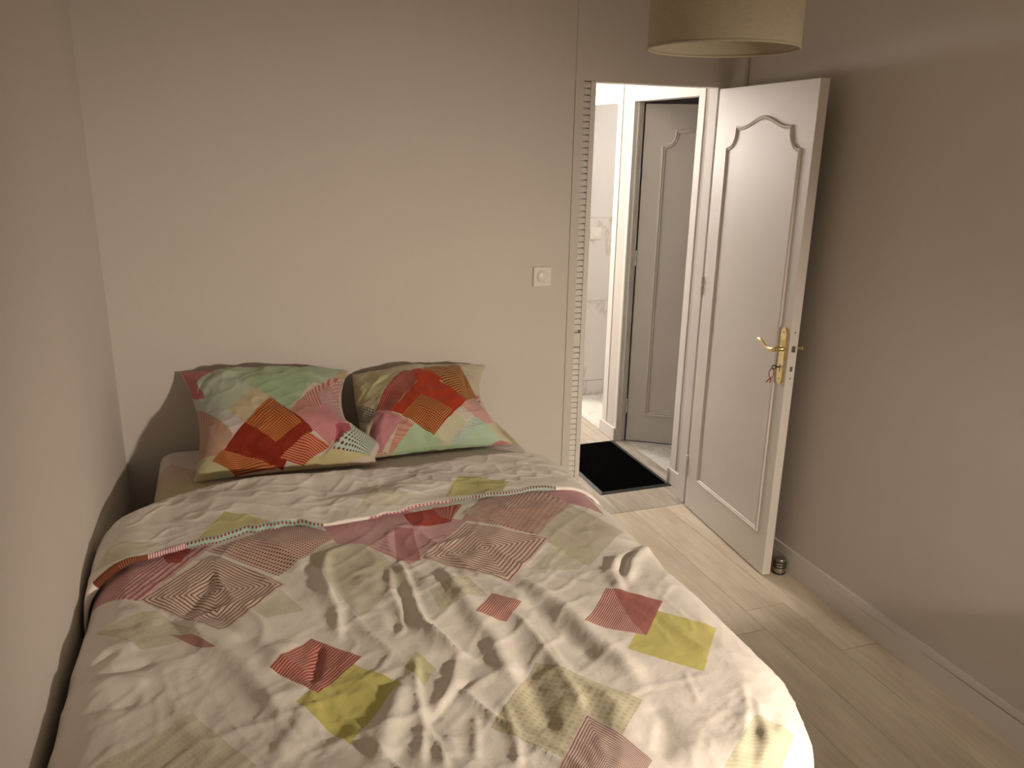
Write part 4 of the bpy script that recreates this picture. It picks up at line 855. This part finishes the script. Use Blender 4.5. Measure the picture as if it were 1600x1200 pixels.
for k in range(3):
    a = k*2*PI/3; tube(bm, [(0.015*math.cos(a), 0.015*math.sin(a), zt_-.02), ((R0*.992-.001)*math.cos(a), (R0*.992-.001)*math.sin(a), zt_-.004)], 0.0016, 8)
smooth(obj('lamp_holder', bm, M['plastic'], pe), 40)

# ------------------------------------------------------------------ bed
bs = empty('bed_base', (0.405, -1.02, 0)); tag(bs, 'fabric box base carrying the mattress, hidden under the hanging duvet', 'bed base')
obj('base_box', boxes(((-0.685, -0.95, 0.12), (0.685, 0.95, 0.36)), bev=0.012), M['base'], bs)
for sx_ in (-1, 1):
    for sy_ in (-1, 1):
        bm = bmesh.new(); lathe(bm, [(0, 0), (0.022, 0), (0.026, 0.119), (0, 0.119)], 20, (sx_*0.60, sy_*0.86, 0)); smooth(obj('leg', bm, M['oak'], bs), 40)
def rbox(nx, ny, hx, hy, z0, z1, r, seed, fn=None):
    """mattress-like rounded slab: top grid bent down all round"""
    U, V = np.meshgrid(np.linspace(-1, 1, nx), np.linspace(-1, 1, ny), indexing='ij')
    ext = (z1-z0)+r*0.6
    s = U*(hx+ext-r*.5); t = V*(hy+ext-r*.5)
    cx = np.clip(s, -hx+r, hx-r); cy = np.clip(t, -hy+r, hy-r)
    dx, dy = s-cx, t-cy; L = np.maximum(np.hypot(dx, dy), 1e-9); a = np.minimum(L/r, PI/2)
    f = r*np.sin(a); g = np.minimum(r*(1-np.cos(a))+np.maximum(L-r*PI/2, 0), z1-z0)
    return np.stack([cx+dx/L*f, cy+dy/L*f, z1-g], -1), np.stack([s, t], -1)
ms = empty('mattress', (0.405, -1.02, 0)); tag(ms, 'mattress in its printed fitted sheet, bare only round the pillows', 'mattress')
obj('mattress_core', boxes(((-0.69, -0.94, 0.362), (0.69, 0.94, 0.585)), bev=0.05), M['base'], ms)
P_, UV_ = rbox(150, 200, 0.705, 0.955, 0.38, 0.600, 0.05, 1)
P_[..., 2] += 0.002*vnoise(P_[..., 0]*9, P_[..., 1]*9, 88)+0.0012*(1-np.abs(vnoise(P_[..., 0]*20+P_[..., 1]*8, P_[..., 1]*14, 89)))**3*3
o = obj('fitted_sheet', gridmesh('fitted_sheet', P_, UV_), M['sheet'], ms); o['label'] = 'white fitted sheet with pale tan and olive squares'

# duvet (main sheet) and its turned-down top
S_, T_ = np.meshgrid(np.linspace(-0.66, 1.50, 330), np.linspace(-2.70, -0.74, 300), indexing='ij')
dv = obj('duvet', gridmesh('duvet', duvet_pt(S_, T_, FOLDS), np.stack([S_, T_], -1)), M['duvet'])
tag(dv, 'rumpled white duvet with stripes, rings and yellow and red squares, spread over the bed', 'duvet')
sm_ = dv.modifiers.new('thickness', 'SOLIDIFY'); sm_.thickness = 0.014; sm_.offset = -1
S_, W_ = np.meshgrid(np.linspace(-0.60, 1.38, 330), np.concatenate([np.linspace(0, 1, 18)[:-1], np.linspace(1, 2, 90)[:-1], np.linspace(2, 3, 12)[:-1], np.linspace(3, 3.2, 4)]), indexing='ij')
Pf_, Tf_ = flap_pt(S_, W_)
fp = obj('turned_down_top', gridmesh('turned_down_top', Pf_, np.stack([S_, flap_uv_v(S_, W_)], -1)), M['flap'], dv)
fp['label'] = 'plain white underside turned down at the head end, with a patterned hem'

# pillows
def pillow(name, D, mat, label):
    U, V = np.meshgrid(np.sin(np.linspace(-1, 1, 150)*PI/2), np.sin(np.linspace(-1, 1, 130)*PI/2), indexing='ij')
    A_ = pillow_pt(U, V, D, 1); B_ = pillow_pt(U, V, D, -1)
    n, m_ = U.shape; idx = np.arange(n*m_).reshape(n, m_)
    F1 = np.stack([idx[:-1, :-1], idx[1:, :-1], idx[1:, 1:], idx[:-1, 1:]], -1).reshape(-1, 4); F2 = F1[:, ::-1]+n*m_
    uv = np.stack([U, V], -1).reshape(-1, 2)
    me = arrmesh(name, np.concatenate([A_.reshape(-1, 3), B_.reshape(-1, 3)]), np.concatenate([F1, F2]), np.concatenate([uv, uv]))
    bm = bmesh.new(); bm.from_mesh(me); bmesh.ops.remove_doubles(bm, verts=bm.verts, dist=0.0004); bmesh.ops.recalc_face_normals(bm, faces=bm.faces)
    bm.to_mesh(me); bm.free()
    for p in me.polygons: p.use_smooth = True
    o = obj('pillow', me, mat); tag(o, label, 'pillow', 'pillows at the head of the bed'); return o
pillow('pillow', PILLOWS['left'], M['pillow_left'], 'left pillow in mint, red and pink patchwork cover, overlapping its neighbour, beside the left wall')
pillow('pillow', PILLOWS['right'], M['pillow_right'], 'right pillow in beige, brick red and mint patchwork cover, nearer the doorway')

# ------------------------------------------------------------------ desk and lamp outside the frame (they light the room)
dk = empty('desk', (1.88, -3.35, 0)); tag(dk, 'small wooden desk against the right wall, beside the viewer, out of the picture', 'desk')
obj('desk_top', boxes(((-0.32, -0.95, 0.725), (0.33, 0.95, 0.75)), bev=0.003), M['oak'], dk)
for sx_ in (-0.29, 0.30):
    for sy_ in (-0.91, 0.91): obj('leg', boxes(((sx_-.02, sy_-.02, 0.0), (sx_+.02, sy_+.02, 0.725)), bev=0.002), M['oak'], dk)
la = empty('desk_lamp', (LAMP[0], LAMP[1]-.0, 0.75)); tag(la, 'tall brass lamp standing on the desk, out of the picture', 'lamp')
bm = bmesh.new(); lathe(bm, [(0, 0.0005), (0.07, 0.0005), (0.07, 0.01), (0.012, 0.02), (0.008, 0.79), (0.012, 0.795), (0.0, 0.80)], 32); smooth(obj('base', bm, M['brass'], la), 40)
